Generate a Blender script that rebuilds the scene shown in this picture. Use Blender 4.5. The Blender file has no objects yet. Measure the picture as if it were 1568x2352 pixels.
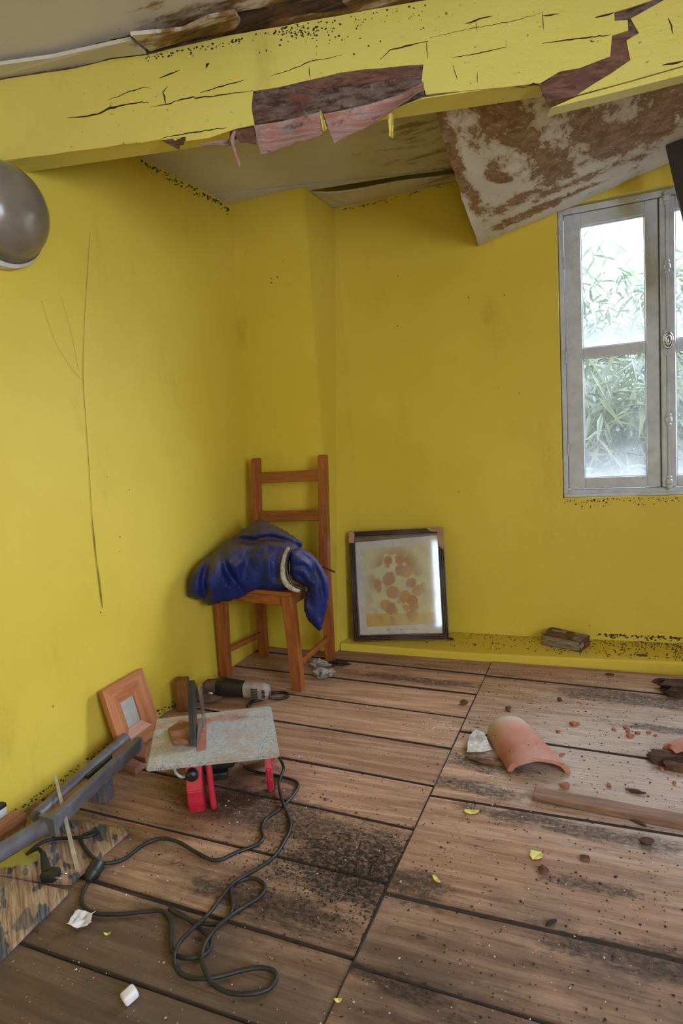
import bpy, bmesh, math, random
from mathutils import Vector, Matrix, noise as mnoise
R = math.radians
random.seed(7)
scene = bpy.context.scene
COL = scene.collection

# ------------------------------------------------------------------ camera
IW, IH, FPX, CAMH = 1568.0, 2352.0, 1450.0, 1.12
yaw, pitch, roll = R(-23.42336), R(7.76578), R(4.30856)
_f = Vector((math.sin(yaw)*math.cos(pitch), math.cos(yaw)*math.cos(pitch), -math.sin(pitch)))
_r = Vector((math.cos(yaw), -math.sin(yaw), 0)); _d = _f.cross(_r)
CR = _r*math.cos(roll) + _d*math.sin(roll)
CD = -_r*math.sin(roll) + _d*math.cos(roll)
CAM = Vector((0, 0, CAMH))
cd = bpy.data.cameras.new('camera'); cam = bpy.data.objects.new('camera', cd); COL.objects.link(cam)
cd.sensor_fit = 'VERTICAL'; cd.sensor_height = 36.0; cd.sensor_width = 24.0
cd.lens = 36.0*FPX/IH; cd.clip_start = 0.02; cd.clip_end = 200
m3 = Matrix((CR, -CD, -_f)).transposed()
cam.matrix_world = Matrix.Translation(CAM) @ m3.to_4x4()
scene.camera = cam

# ------------------------------------------------------------------ light
scene.view_settings.view_transform = 'Standard'
scene.view_settings.look = 'None'
scene.view_settings.gamma = 1.0
scene.view_settings.use_curve_mapping = False
scene.view_settings.exposure = 1.06
w = bpy.data.worlds.new('overcast_sky'); scene.world = w; w.use_nodes = True
bg = w.node_tree.nodes['Background']
bg.inputs[0].default_value = (0.74, 0.88, 1.12, 1); bg.inputs[1].default_value = 9.0

def area(name, loc, look, sx, sy, power, color=(1, 1, 1), portal=False):
    l = bpy.data.lights.new(name, 'AREA'); l.shape = 'RECTANGLE'; l.size = sx; l.size_y = sy
    l.energy = power; l.color = color
    if portal: l.cycles.is_portal = True
    o = bpy.data.objects.new(name, l); COL.objects.link(o); o.location = loc
    o.rotation_euler = (Vector(look)-Vector(loc)).to_track_quat('-Z', 'Y').to_euler()
    return o
area('window_daylight', (0.22, 3.40, 1.40), (0.22, 0.0, 1.2), 1.0, 1.45, 1, portal=True)
area('side_window_daylight', (1.95, -0.25, 1.35), (0, -0.25, 1.35), 1.4, 1.4, 1, portal=True)
area('door_gap_daylight', (0.36, -1.55, 1.0), (0.36, 2.0, 1.0), 0.4, 1.3, 1, portal=True)
# the bright part of the overcast sky, high on the right: a very soft sun
sl_ = bpy.data.lights.new('veiled_sun', 'SUN'); sl_.energy = 7.0; sl_.angle = R(38); sl_.color = (0.85, 0.95, 1.10)
so_ = bpy.data.objects.new('veiled_sun', sl_); COL.objects.link(so_); so_.location = (4, 6, 6)
so_.rotation_euler = Vector((-0.65, -0.65, -0.42)).to_track_quat('-Z', 'Y').to_euler()

# ------------------------------------------------------------------ pixel helpers (a pixel gives a direction only)
def ray(x, y): return CR*((x-IW/2)/FPX) + CD*((y-IH/2)/FPX) + _f
def PZ(x, y, z=0.0):
    d = ray(x, y); return CAM + d*((z-CAMH)/d.z)
def PY(x, y, Y):
    d = ray(x, y); return CAM + d*(Y/d.y)
def PX(x, y, X):
    d = ray(x, y); return CAM + d*(X/d.x)
def PN(x, y, p0, n):
    d = ray(x, y); return CAM + d*((p0-CAM).dot(n)/d.dot(n))
WA, WB = 3.06, 0.07                      # window wall leans back a little: y = WA + WB*z
def wall_y(z): return WA + WB*z
def PWL(x, y, off=0.0): return PN(x, y, Vector((0, WA+off, 0)), Vector((0, 1, -WB)))
XL = -1.715                              # left wall
ZC = 2.245                               # ceiling
BP = Vector((-1.709, 1.53, 2.0)); BT = Vector((1, 0.265, 0)).normalized()
BN = Vector((BT.y, -BT.x, 0))            # beam front face normal, towards the camera
def PB(x, y, off=0.0): return PN(x, y, BP + BN*off, BN)

# ------------------------------------------------------------------ materials
class NT:
    def __init__(s, name):
        s.m = bpy.data.materials.new(name); s.m.use_nodes = True
        s.t = s.m.node_tree; s.b = s.t.nodes['Principled BSDF']; s.out = s.t.nodes['Material Output']
    def n(s, t, **kw):
        o = s.t.nodes.new(t)
        for k, v in kw.items(): setattr(o, k, v)
        return o
    def link(s, a, b): s.t.links.new(a, b)
    def inp(s, sock, v):
        if isinstance(v, bpy.types.NodeSocket): s.link(v, sock)
        elif v is not None:
            if isinstance(v, tuple) and len(v) == 3 and sock.type == 'RGBA': v = (*v, 1)
            sock.default_value = v
    def pos(s): return s.n('ShaderNodeNewGeometry').outputs['Position']
    def obj(s): return s.n('ShaderNodeTexCoord').outputs['Object']
    def rand(s): return s.n('ShaderNodeObjectInfo').outputs['Random']
    def mapping(s, v, scale=(1, 1, 1), rot=(0, 0, 0), loc=(0, 0, 0)):
        o = s.n('ShaderNodeMapping'); s.link(v, o.inputs[0])
        o.inputs['Scale'].default_value = scale; o.inputs['Rotation'].default_value = rot; s.inp(o.inputs['Location'], loc)
        return o.outputs[0]
    def noise(s, v, scale, detail=4, rough=0.55, dist=0.0):
        o = s.n('ShaderNodeTexNoise'); s.link(v, o.inputs['Vector'])
        o.inputs['Scale'].default_value = scale; o.inputs['Detail'].default_value = detail
        o.inputs['Roughness'].default_value = rough; o.inputs['Distortion'].default_value = dist
        return o.outputs['Fac']
    def voro(s, v, scale, feature='F1', out='Distance'):
        o = s.n('ShaderNodeTexVoronoi', feature=feature); s.link(v, o.inputs['Vector']); o.inputs['Scale'].default_value = scale
        return o.outputs[out]
    def step(s, v, a, b):
        o = s.n('ShaderNodeMapRange', interpolation_type='SMOOTHSTEP'); s.inp(o.inputs['Value'], v)
        o.inputs['From Min'].default_value = a; o.inputs['From Max'].default_value = b
        return o.outputs[0]
    def math(s, op, a, b=None):
        o = s.n('ShaderNodeMath', operation=op); s.inp(o.inputs[0], a)
        if b is not None: s.inp(o.inputs[1], b)
        return o.outputs[0]
    def mix(s, f, a, b, mode='MIX'):
        o = s.n('ShaderNodeMix', data_type='RGBA', blend_type=mode)
        s.inp(o.inputs[0], f); s.inp(o.inputs[6], a); s.inp(o.inputs[7], b)
        return o.outputs[2]
    def sep(s, v):
        o = s.n('ShaderNodeSeparateXYZ'); s.link(v, o.inputs[0]); return o.outputs
    def blob(s, v, c, rad, rz=0.0):
        """1 at the centre of an ellipse on the floor/ceiling plan, falling to 0 at its rim"""
        o = s.n('ShaderNodeVectorMath', operation='SUBTRACT'); s.link(v, o.inputs[0]); o.inputs[1].default_value = (c[0], c[1], 0)
        o2 = s.n('ShaderNodeVectorRotate', rotation_type='Z_AXIS'); s.link(o.outputs[0], o2.inputs[0]); o2.inputs['Angle'].default_value = -rz
        o3 = s.n('ShaderNodeVectorMath', operation='MULTIPLY'); s.link(o2.outputs[0], o3.inputs[0]); o3.inputs[1].default_value = (1/rad[0], 1/rad[1], 0)
        o4 = s.n('ShaderNodeVectorMath', operation='LENGTH'); s.link(o3.outputs[0], o4.inputs[0])
        return s.math('SUBTRACT', 1.0, o4.outputs['Value'])
    def bump(s, h, strength=0.3, dist=0.01):
        o = s.n('ShaderNodeBump'); s.link(h, o.inputs['Height']); o.inputs['Strength'].default_value = strength; o.inputs['Distance'].default_value = dist
        s.link(o.outputs[0], s.b.inputs['Normal'])
    def schlick(s):
        lw = s.n('ShaderNodeLayerWeight'); lw.inputs['Blend'].default_value = 0.5
        return s.math('ADD', 0.04, s.math('MULTIPLY', s.math('POWER', lw.outputs['Facing'], 5.0), 0.96))
    def fin(s, color=None, rough=0.6, metal=0.0, spec=0.5):
        s.inp(s.b.inputs['Base Color'], color); s.inp(s.b.inputs['Roughness'], rough)
        s.b.inputs['Metallic'].default_value = metal; s.b.inputs['Specular IOR Level'].default_value = spec
        return s.m

def simple(name, col, rough=0.6, metal=0.0, var=0.15, scale=30, bump=0.0, spec=0.5, dust=None, coord='obj'):
    k = NT(name); p = k.obj() if coord == 'obj' else k.pos()
    nz = k.noise(p, scale, 5)
    dark = tuple(c*(1-var*1.6) for c in col); lite = tuple(min(1, c*(1+var)) for c in col)
    c = k.mix(k.step(nz, 0.3, 0.7), dark, lite)
    if dust:
        c = k.mix(k.math('MULTIPLY', k.step(k.noise(p, 14, 6, 0.7), 0.42, 0.68), dust[1]), c, dust[0])
    if bump: k.bump(nz, bump, 0.005)
    return k.fin(c, rough, metal, spec)

def mat_wall(name, beam=False):
    k = NT(name); p = k.pos()
    big = k.noise(p, 1.3, 3); fine = k.noise(p, 260, 2)
    c = k.mix(k.step(big, 0.3, 0.7), (0.64, 0.472, 0.047), (0.70, 0.53, 0.07))
    if beam: c = k.mix(k.step(big, 0.3, 0.7), (0.60, 0.49, 0.10), (0.66, 0.55, 0.13))
    smear = k.noise(k.mapping(p, (1, 1, 0.35)), 5.0, 7, 0.7)
    c = k.mix(k.math('MULTIPLY', k.step(smear, 0.56, 0.78), 0.35), c, (0.30, 0.22, 0.03))
    # fly spots and little knocks
    vd = k.voro(p, 9.0); sz = k.noise(p, 3.1, 1)
    spot = k.math('MULTIPLY', k.math('LESS_THAN', vd, 0.035), k.step(sz, 0.52, 0.56))
    c = k.mix(k.math('MULTIPLY', spot, 0.75), c, (0.07, 0.045, 0.015))
    if beam:
        sp = k.noise(k.mapping(p, (1, 1, 1.6)), 55, 5, 0.7)
        reg = k.step(k.noise(p, 2.2, 2), 0.45, 0.65)
        c = k.mix(k.math('MULTIPLY', k.step(sp, 0.62, 0.72), reg), c, (0.06, 0.05, 0.02))
        h = k.noise(k.mapping(p, (1, 1, 3)), 9, 5, 0.6); k.bump(h, 0.28, 0.010)
        return k.fin(c, 0.42)
    h = k.math('ADD', k.noise(p, 22, 5, 0.6), k.math('MULTIPLY', fine, 0.35)); k.bump(h, 0.22, 0.006)
    return k.fin(c, 0.5, spec=0.35)

def mat_floor():
    k = NT('worn_floor_wood'); p = k.pos(); rnd = k.rand()
    off = k.n('ShaderNodeCombineXYZ'); k.link(k.math('MULTIPLY', rnd, 37.0), off.inputs[0]); k.link(k.math('MULTIPLY', rnd, 11.0), off.inputs[1])
    add = k.n('ShaderNodeVectorMath', operation='ADD'); k.link(p, add.inputs[0]); k.link(off.outputs[0], add.inputs[1])
    q = add.outputs[0]
    g1 = k.noise(k.mapping(q, (1.2, 16, 1)), 2.2, 6, 0.62, 0.5)
    g2 = k.noise(k.mapping(q, (3, 90, 1)), 2.0, 4, 0.6)
    c = k.mix(k.step(g1, 0.34, 0.66), (0.30, 0.155, 0.092), (0.51, 0.31, 0.20))
    c = k.mix(k.math('MULTIPLY', k.step(g2, 0.52, 0.68), 0.5), c, (0.13, 0.074, 0.046))
    g3 = k.noise(k.mapping(q, (5, 150, 1)), 3.0, 6, 0.7)
    c = k.mix(k.math('MULTIPLY', k.step(g3, 0.56, 0.64), k.math('MULTIPLY', k.step(k.noise(q, 5, 4), 0.4, 0.6), 0.8)), c, (0.075, 0.042, 0.028))
    tone = k.n('ShaderNodeHueSaturation'); k.link(c, tone.inputs['Color'])
    k.link(k.math('ADD', 0.82, k.math('MULTIPLY', rnd, 0.36)), tone.inputs['Value']); c = tone.outputs[0]
    # pale grey bare wear on the boards under the window
    wear = k.math('MAXIMUM', k.blob(p, (0.15, 2.05), (0.95, 0.75)), k.blob(p, (0.25, 1.72), (0.6, 0.25)))
    wn = k.noise(k.mapping(q, (1.5, 9, 1)), 3.5, 7, 0.7)
    wf = k.step(k.math('ADD', k.math('MULTIPLY', wear, 0.75), k.math('SUBTRACT', wn, 0.5)), 0.12, 0.55)
    c = k.mix(k.math('MULTIPLY', wf, 0.8), c, k.mix(k.step(g2, 0.35, 0.65), (0.60, 0.49, 0.425), (0.42, 0.31, 0.25)))
    # red sawdust round the cutter
    rd = k.step(k.math('ADD', k.blob(p, (-1.15, 1.55), (0.40, 0.34)), k.math('SUBTRACT', k.noise(p, 7, 5, 0.6), 0.5)), 0.1, 0.75)
    c = k.mix(k.math('MULTIPLY', rd, 0.55), c, (0.20, 0.075, 0.05))
    # dirt film with the light falloff painted in, on the boards nearest the camera
    near_dim = k.step(k.math('ADD', k.math('SUBTRACT', 1.62, k.sep(p)[1]), k.math('MULTIPLY', k.math('SUBTRACT', k.noise(k.mapping(p, (1, 1.6, 1)), 3.2, 8, 0.68), 0.5), 1.3)), 0.05, 0.75)
    c = k.mix(k.math('MULTIPLY', near_dim, 0.80), c, (0.056, 0.038, 0.028))
    # soot-black damp stains, each with its own ragged outline
    sx = k.sep(p)
    left = k.math('LESS_THAN', sx[0], -0.517); right = k.math('GREATER_THAN', sx[0], -0.517)
    n5 = k.math('SUBTRACT', k.noise(k.mapping(p, (1, 2.0, 1)), 9.0, 12, 0.80), 0.5)
    n5 = k.math('ADD', n5, k.math('MULTIPLY', k.math('SUBTRACT', g3, 0.5), 0.35))
    def stain(bl, side=None, gain=2.6, lo=0.05, hi=0.6):
        v = k.step(k.math('ADD', bl, k.math('MULTIPLY', n5, gain)), lo, hi)
        return k.math('MULTIPLY', v, side) if side is not None else v
    st = stain(k.blob(p, (-0.60, 1.36), (0.36, 0.21), R(-4)), left)
    for c0, rad, rz, sd in (((-0.82, 1.47), (0.30, 0.10), R(-6), left), ((-1.02, 1.50), (0.33, 0.13), 0, left),
                            ((-0.78, 1.16), (0.34, 0.07), R(-4), left), ((-0.8, 2.52), (0.42, 0.05), R(-3), left),
                            ((0.08, 2.53), (0.42, 0.085), R(-3), right), ((-0.40, 1.93), (0.22, 0.08), R(-8), right),
                            ((-0.1, 1.66), (0.45, 0.05), R(-2), right), ((0.06, 1.27), (0.3, 0.06), R(1), right),
                            ((-0.05, 1.45), (0.16, 0.03), 0, right), ((-0.45, 1.33), (0.14, 0.08), 0, right),
                            ((-0.42, 1.05), (0.25, 0.035), R(-8), right), ((-0.15, 0.98), (0.3, 0.04), 0, None),
                            ((-0.42, 1.78), (0.3, 0.05), R(-4), right), ((0.2, 2.3), (0.3, 0.04), R(-3), right)):
        st = k.math('MAXIMUM', st, k.math('MULTIPLY', stain(k.blob(p, c0, rad, rz), sd), 0.85))
    st = k.math('MULTIPLY', st, k.math('ADD', 0.45, k.math('MULTIPLY', k.step(k.noise(k.mapping(p, (1, 1.5, 1)), 55, 6, 0.75), 0.40, 0.55), 0.55)))
    sm = k.noise(k.mapping(q, (1, 3.0, 1)), 8, 10, 0.78)
    st = k.math('MAXIMUM', st, k.math('MULTIPLY', k.step(sm, 0.56, 0.78), 0.45))
    c = k.mix(k.math('MULTIPLY', st, 0.93), c, (0.020, 0.013, 0.011))
    # knots and specks
    vd = k.voro(k.mapping(q, (1, 2.2, 1)), 5.0)
    c = k.mix(k.math('MULTIPLY', k.math('SUBTRACT', 1.0, k.step(vd, 0.03, 0.10)), 0.7), c, (0.04, 0.02, 0.012))
    v2 = k.voro(p, 70.0); gate = k.step(k.noise(p, 9, 3), 0.5, 0.6)
    c = k.mix(k.math('MULTIPLY', k.math('LESS_THAN', v2, 0.16), k.math('MULTIPLY', gate, 0.8)), c, (0.03, 0.02, 0.015))
    v3 = k.voro(k.mapping(p, loc=(3.3, 1.7, 0)), 48.0)
    c = k.mix(k.math('MULTIPLY', k.math('LESS_THAN', v3, 0.07), 0.6), c, (0.62, 0.57, 0.5))
    k.bump(k.math('ADD', g1, k.math('MULTIPLY', g2, 0.8)), 0.35, 0.006)
    return k.fin(c, 0.62, spec=0.3)

def mat_ceiling(name, front):
    k = NT(name); p = k.pos()
    c = k.mix(k.step(k.noise(p, 2.5, 4), 0.3, 0.7), (0.52, 0.46, 0.40), (0.62, 0.57, 0.51))
    sx = k.sep(p)
    n = k.math('SUBTRACT', k.noise(k.mapping(p, (1, 3.2, 1), rot=(0, 0, R(-15))), 4.5, 8, 0.68), 0.5)
    if front:
        # damp has crept in along the beam
        dist = k.math('SUBTRACT', k.math('ADD', 1.53+0.265*1.709, k.math('MULTIPLY', sx[0], 0.265)), sx[1])
        near = k.math('MULTIPLY', k.math('SUBTRACT', 1.0, k.step(dist, 0.0, 0.32)), k.step(sx[0], -1.45, -1.0))
        v = k.math('ADD', near, k.math('MULTIPLY', n, 2.6))
        c = k.mix(k.step(v, 0.42, 0.8), c, (0.22, 0.11, 0.04)); c = k.mix(k.step(v, 0.7, 1.2), c, (0.03, 0.02, 0.015))
    else:
        near = k.math('MULTIPLY', k.step(sx[0], -1.25, -0.7), 0.55)
        v = k.math('ADD', near, k.math('MULTIPLY', n, 2.4))
        c = k.mix(k.math('MULTIPLY', k.step(v, 0.5, 0.85), 0.75), c, (0.20, 0.10, 0.03))
    vd = k.voro(p, 26.0); c = k.mix(k.math('MULTIPLY', k.math('LESS_THAN', vd, 0.06), k.step(k.noise(p, 4, 2), 0.5, 0.58)), c, (0.05, 0.03, 0.02))
    k.bump(k.noise(p, 40, 4), 0.15, 0.005)
    return k.fin(c, 0.75, spec=0.2)

def mat_panel():
    k = NT('water_stained_board'); p = k.pos()
    n = k.noise(k.mapping(p, (1, 0.55, 1)), 3.4, 4, 0.6, 0.5)
    fine = k.noise(k.mapping(p, (1, 0.5, 1)), 22, 8, 0.78, 0.4)
    c0, nn_ = PZ(1000, 258, 2.045), (PZ(1800, 120, 2.07)-PZ(1000, 258, 2.045)).cross(PWL(1100, 565)-PZ(1000, 258, 2.045))
    bl = None
    for (ax_, ay_), rr in (((1200, 290), (0.13, 0.30)), ((1330, 260), (0.15, 0.30)), ((1290, 390), (0.12, 0.22)), ((1180, 460), (0.10, 0.10)), ((1400, 340), (0.12, 0.22)), ((1520, 260), (0.12, 0.35)), ((1240, 500), (0.22, 0.05)), ((1035, 350), (0.03, 0.5)), ((1340, 440), (0.2, 0.06)), ((1150, 400), (0.05, 0.12)), ((1470, 330), (0.15, 0.1)), ((1300, 480), (0.2, 0.05))):
        q = PN(ax_, ay_, c0, nn_); b_ = k.blob(p, (q.x, q.y), rr); bl = b_ if bl is None else k.math('MAXIMUM', bl, b_)
    bl = k.math('MAXIMUM', bl, -0.6)
    n = k.math('ADD', k.math('MULTIPLY', k.math('SUBTRACT', n, 0.5), 0.7), k.math('ADD', 0.44, k.math('MULTIPLY', bl, 0.16)))
    v = k.math('ADD', n, k.math('MULTIPLY', k.math('SUBTRACT', fine, 0.5), 0.55))
    c = k.mix(k.step(k.noise(p, 3, 3), 0.3, 0.7), (0.56, 0.50, 0.46), (0.66, 0.60, 0.56))
    c = k.mix(k.math('MULTIPLY', k.step(v, 0.42, 0.47), 0.6), c, (0.43, 0.31, 0.22))
    c = k.mix(k.math('MULTIPLY', k.step(v, 0.470, 0.505), 0.9), c, (0.21, 0.10, 0.045))
    c = k.mix(k.math('MULTIPLY', k.step(v, 0.515, 0.56), 0.8), c, k.mix(k.step(k.noise(p, 18, 4, 0.7), 0.4, 0.6), (0.36, 0.22, 0.14), (0.19, 0.095, 0.045)))
    fl = k.step(k.noise(k.mapping(p, loc=(4, 2, 1)), 34, 6, 0.8, 1.2), 0.56, 0.62)
    c = k.mix(k.math('MULTIPLY', fl, k.math('MULTIPLY', k.step(v, 0.48, 0.54), 0.8)), c, (0.50, 0.42, 0.36))
    c = k.mix(k.step(k.noise(k.mapping(p, loc=(9, 2, 1)), 4.5, 6, 0.7), 0.66, 0.74), c, (0.05, 0.03, 0.02))
    k.bump(fine, 0.3, 0.006)
    return k.fin(c, 0.7, spec=0.25)

def mat_grain(name, dark, lite, axis='Z', rough=0.45, scale=1.0, dirt=0.25, bump=0.15):
    k = NT(name); p = k.obj()
    s = {'X': (1, 14, 14), 'Y': (14, 1, 14), 'Z': (14, 14, 1)}[axis]
    g = k.noise(k.mapping(p, tuple(x*scale for x in s)), 5, 5, 0.6, 0.6)
    c = k.mix(k.step(g, 0.32, 0.68), dark, lite)
    c = k.mix(k.math('MULTIPLY', k.step(k.noise(p, 9, 6, 0.7), 0.52, 0.75), dirt), c, (0.05, 0.03, 0.02))
    k.bump(g, bump, 0.004)
    return k.fin(c, rough)

def mat_timber(name, cols, axis_rot=0.0, scale=1.0):
    k = NT(name); p = k.mapping(k.pos(), (1.5, 30, 30), rot=(0, 0, axis_rot))
    g = k.noise(p, 2.4*scale, 6, 0.65, 0.4)
    c = k.mix(k.step(g, 0.38, 0.6), cols[0], cols[1])
    b = k.noise(k.pos(), 9*scale, 6, 0.7)
    c = k.mix(k.step(b, 0.5, 0.64), c, cols[2])
    c = k.mix(k.math('MULTIPLY', k.step(k.noise(k.pos(), 16*scale, 6, 0.75), 0.56, 0.66), 0.8), c, cols[3])
    k.bump(g, 0.6, 0.01)
    return k.fin(c, 0.8, spec=0.2)

def mat_glass(dust, name):
    k = NT(name)
    tr = k.n('ShaderNodeBsdfTransparent'); gl = k.n('ShaderNodeBsdfGlossy'); df = k.n('ShaderNodeBsdfTranslucent'); d2 = k.n('ShaderNodeBsdfDiffuse')
    gl.inputs['Roughness'].default_value = 0.35; tr.inputs[0].default_value = (0.97, 0.98, 0.97, 1)
    for o in (df, d2): o.inputs[0].default_value = (0.80, 0.83, 0.88, 1)
    p = k.obj(); z = k.sep(p)[2]
    # dust film thickest along the bottom of each pane (object origin sits at the pane's bottom edge)
    film = k.math('ADD', k.math('MULTIPLY', k.math('POWER', k.math('SUBTRACT', 1.0, k.math('MINIMUM', k.math('MAXIMUM', k.math('DIVIDE', z, 0.20), 0.0), 1.0)), 1.6), dust),
                  k.math('MULTIPLY', k.step(k.noise(p, 5, 6, 0.7), 0.4, 0.8), 0.05))
    film = k.math('ADD', film, 0.012)
    md = k.n('ShaderNodeMixShader'); md.inputs[0].default_value = 0.35; k.link(df.outputs[0], md.inputs[1]); k.link(d2.outputs[0], md.inputs[2])
    m1 = k.n('ShaderNodeMixShader'); k.link(film, m1.inputs[0]); k.link(tr.outputs[0], m1.inputs[1]); k.link(md.outputs[0], m1.inputs[2])
    m2 = k.n('ShaderNodeMixShader'); k.link(k.schlick(), m2.inputs[0]); k.link(m1.outputs[0], m2.inputs[1]); k.link(gl.outputs[0], m2.inputs[2])
    k.link(m2.outputs[0], k.out.inputs[0]); return k.m

def mat_clear_glass():
    k = NT('picture_glass'); tr = k.n('ShaderNodeBsdfTransparent'); gl = k.n('ShaderNodeBsdfGlossy'); gl.inputs['Roughness'].default_value = 0.05
    df = k.n('ShaderNodeBsdfDiffuse'); df.inputs[0].default_value = (0.6, 0.6, 0.6, 1)
    m0 = k.n('ShaderNodeMixShader'); k.link(k.math('MULTIPLY', k.step(k.noise(k.obj(), 8, 6, 0.7), 0.4, 0.8), 0.16), m0.inputs[0]); k.link(tr.outputs[0], m0.inputs[1]); k.link(df.outputs[0], m0.inputs[2])
    m = k.n('ShaderNodeMixShader'); k.link(k.schlick(), m.inputs[0]); k.link(m0.outputs[0], m.inputs[1]); k.link(gl.outputs[0], m.inputs[2])
    k.link(m.outputs[0], k.out.inputs[0]); return k.m

def mat_print():
    """a plain abstract print: cream ground, ochre foot, soft orange and rose blots"""
    k = NT('faded_print'); p = k.obj(); s = k.sep(p)       # x across, z up, metres from the lower left corner of the print
    c = k.mix(k.step(k.noise(p, 9, 4), 0.3, 0.7), (0.42, 0.38, 0.24), (0.50, 0.45, 0.30))
    c = k.mix(k.math('LESS_THAN', s[2], 0.062), c, k.mix(k.step(s[0], 0.05, 0.30), (0.46, 0.27, 0.05), (0.48, 0.33, 0.17)))
    q = k.n('ShaderNodeVectorMath', operation='SUBTRACT'); k.link(p, q.inputs[0]); q.inputs[1].default_value = (0.165, 0, 0.19)
    q2 = k.n('ShaderNodeVectorMath', operation='MULTIPLY'); k.link(q.outputs[0], q2.inputs[0]); q2.inputs[1].default_value = (1/0.16, 0, 1/0.22)
    ln = k.n('ShaderNodeVectorMath', operation='LENGTH'); k.link(q2.outputs[0], ln.inputs[0])
    inside = k.math('SUBTRACT', 1.0, k.step(ln.outputs['Value'], 0.65, 1.05))
    flat = k.mapping(p, (1, 0, 1))
    vd = k.voro(flat, 17.0); vn = k.math('ADD', vd, k.math('MULTIPLY', k.math('SUBTRACT', k.noise(flat, 40, 4), 0.5), 0.35))
    blot = k.math('MULTIPLY', k.math('SUBTRACT', 1.0, k.step(vn, 0.48, 0.62)), inside)
    o = k.n('ShaderNodeTexVoronoi'); k.link(flat, o.inputs['Vector']); o.inputs['Scale'].default_value = 17.0
    rgb = k.n('ShaderNodeSeparateColor'); k.link(o.outputs['Color'], rgb.inputs[0])
    hue = k.mix(rgb.outputs[0], (0.30, 0.085, 0.03), (0.44, 0.20, 0.06)); hue = k.mix(k.math('MULTIPLY', rgb.outputs[1], 0.45), hue, (0.30, 0.17, 0.16))
    c = k.mix(k.math('MULTIPLY', blot, 0.97), c, hue)
    gr = k.math('MULTIPLY', k.step(k.noise(k.mapping(flat, loc=(2, 0, 5)), 24, 5, 0.7), 0.58, 0.66), inside)
    c = k.mix(k.math('MULTIPLY', gr, 0.6), c, (0.20, 0.22, 0.16))
    return k.fin(c, 0.6)

def mat_jacket():
    k = NT('dusty_blue_nylon'); g = k.n('ShaderNodeNewGeometry'); p = g.outputs['Position']
    nz = k.sep(g.outputs['Normal'])[2]
    c = k.mix(k.step(k.noise(p, 8, 4), 0.3, 0.7), (0.007, 0.012, 0.085), (0.014, 0.026, 0.17))
    # brown sawdust that has settled on what faces up
    d = k.math('ADD', k.math('MULTIPLY', nz, 0.75), k.math('SUBTRACT', k.noise(p, 16, 6, 0.7), 0.5))
    c = k.mix(k.math('MULTIPLY', k.step(d, 0.05, 0.75), 0.72), c, (0.115, 0.080, 0.068))
    h = k.math('ADD', k.noise(k.mapping(p, (1, 1, 0.6)), 26, 5, 0.6, 1.2), k.math('MULTIPLY', k.noise(p, 90, 3), 0.3)); k.bump(h, 0.55, 0.012)
    return k.fin(c, 0.5, spec=0.4)

def mat_patchboard():
    k = NT('scraped_painted_ply'); p = k.mapping(k.pos(), (1, 1, 1), rot=(0, 0, R(38)))
    g = k.noise(k.mapping(p, (2, 26, 1)), 4, 5, 0.65)
    c = k.mix(k.step(g, 0.35, 0.65), (0.20, 0.115, 0.07), (0.46, 0.31, 0.20))
    b = k.noise(k.mapping(p, (2.2, 5.5, 1)), 3.4, 3, 0.55)
    c = k.mix(k.step(b, 0.55, 0.58), c, k.mix(k.step(g, 0.4, 0.6), (0.035, 0.036, 0.042), (0.13, 0.135, 0.145)))
    b2 = k.noise(k.mapping(p, (2, 5, 1), loc=(5, 3, 0)), 3.6, 2, 0.5)
    c = k.mix(k.step(b2, 0.60, 0.63), c, k.mix(k.step(g, 0.4, 0.6), (0.10, 0.075, 0.06), (0.19, 0.15, 0.125)))
    yb = k.step(k.math('ADD', k.blob(k.pos(), (-1.53, 1.09), (0.11, 0.055), R(15)), k.math('SUBTRACT', k.noise(k.pos(), 20, 4), 0.5)), 0.2, 0.35)
    c = k.mix(yb, c, (0.42, 0.36, 0.07))
    k.bump(g, 0.4, 0.006)
    return k.fin(c, 0.7)

def mat_leaf(name, a, b):
    k = NT(name); p = k.pos(); c = k.mix(k.step(k.noise(p, 7, 3), 0.3, 0.7), a, b)
    k.b.inputs['Transmission Weight'].default_value = 0.0
    tl = k.n('ShaderNodeBsdfTranslucent'); k.inp(tl.inputs[0], c)
    k.fin(c, 0.5, spec=0.6)
    mx = k.n('ShaderNodeMixShader'); mx.inputs[0].default_value = 0.35; k.link(k.b.outputs[0], mx.inputs[1]); k.link(tl.outputs[0], mx.inputs[2])
    k.link(mx.outputs[0], k.out.inputs[0]); return k.m

def mat_speckle_metal():
    k = NT('dusty_galvanised_steel'); p = k.obj()
    v = k.n('ShaderNodeTexVoronoi'); k.link(p, v.inputs['Vector']); v.inputs['Scale'].default_value = 180
    s = k.n('ShaderNodeSeparateColor'); k.link(v.outputs['Color'], s.inputs[0])
    c = k.mix(s.outputs[0], (0.32, 0.33, 0.34), (0.50, 0.51, 0.53))
    d = k.step(k.noise(p, 7, 6, 0.7), 0.42, 0.66)
    c = k.mix(k.math('MULTIPLY', d, 0.75), c, (0.40, 0.27, 0.20))
    c = k.mix(k.math('MULTIPLY', k.math('SUBTRACT', 1.0, k.step(k.math('ABSOLUTE', k.math('SUBTRACT', k.sep(p)[1], 0.115)), 0.01, 0.045)), k.step(k.noise(p, 12, 5), 0.35, 0.6)), c, (0.36, 0.16, 0.09))
    c = k.mix(k.math('MULTIPLY', k.math('LESS_THAN', k.voro(p, 120), 0.18), k.step(k.noise(p, 10, 2), 0.45, 0.6)), c, (0.06, 0.05, 0.045))
    return k.fin(c, 0.42, 0.1)

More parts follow.
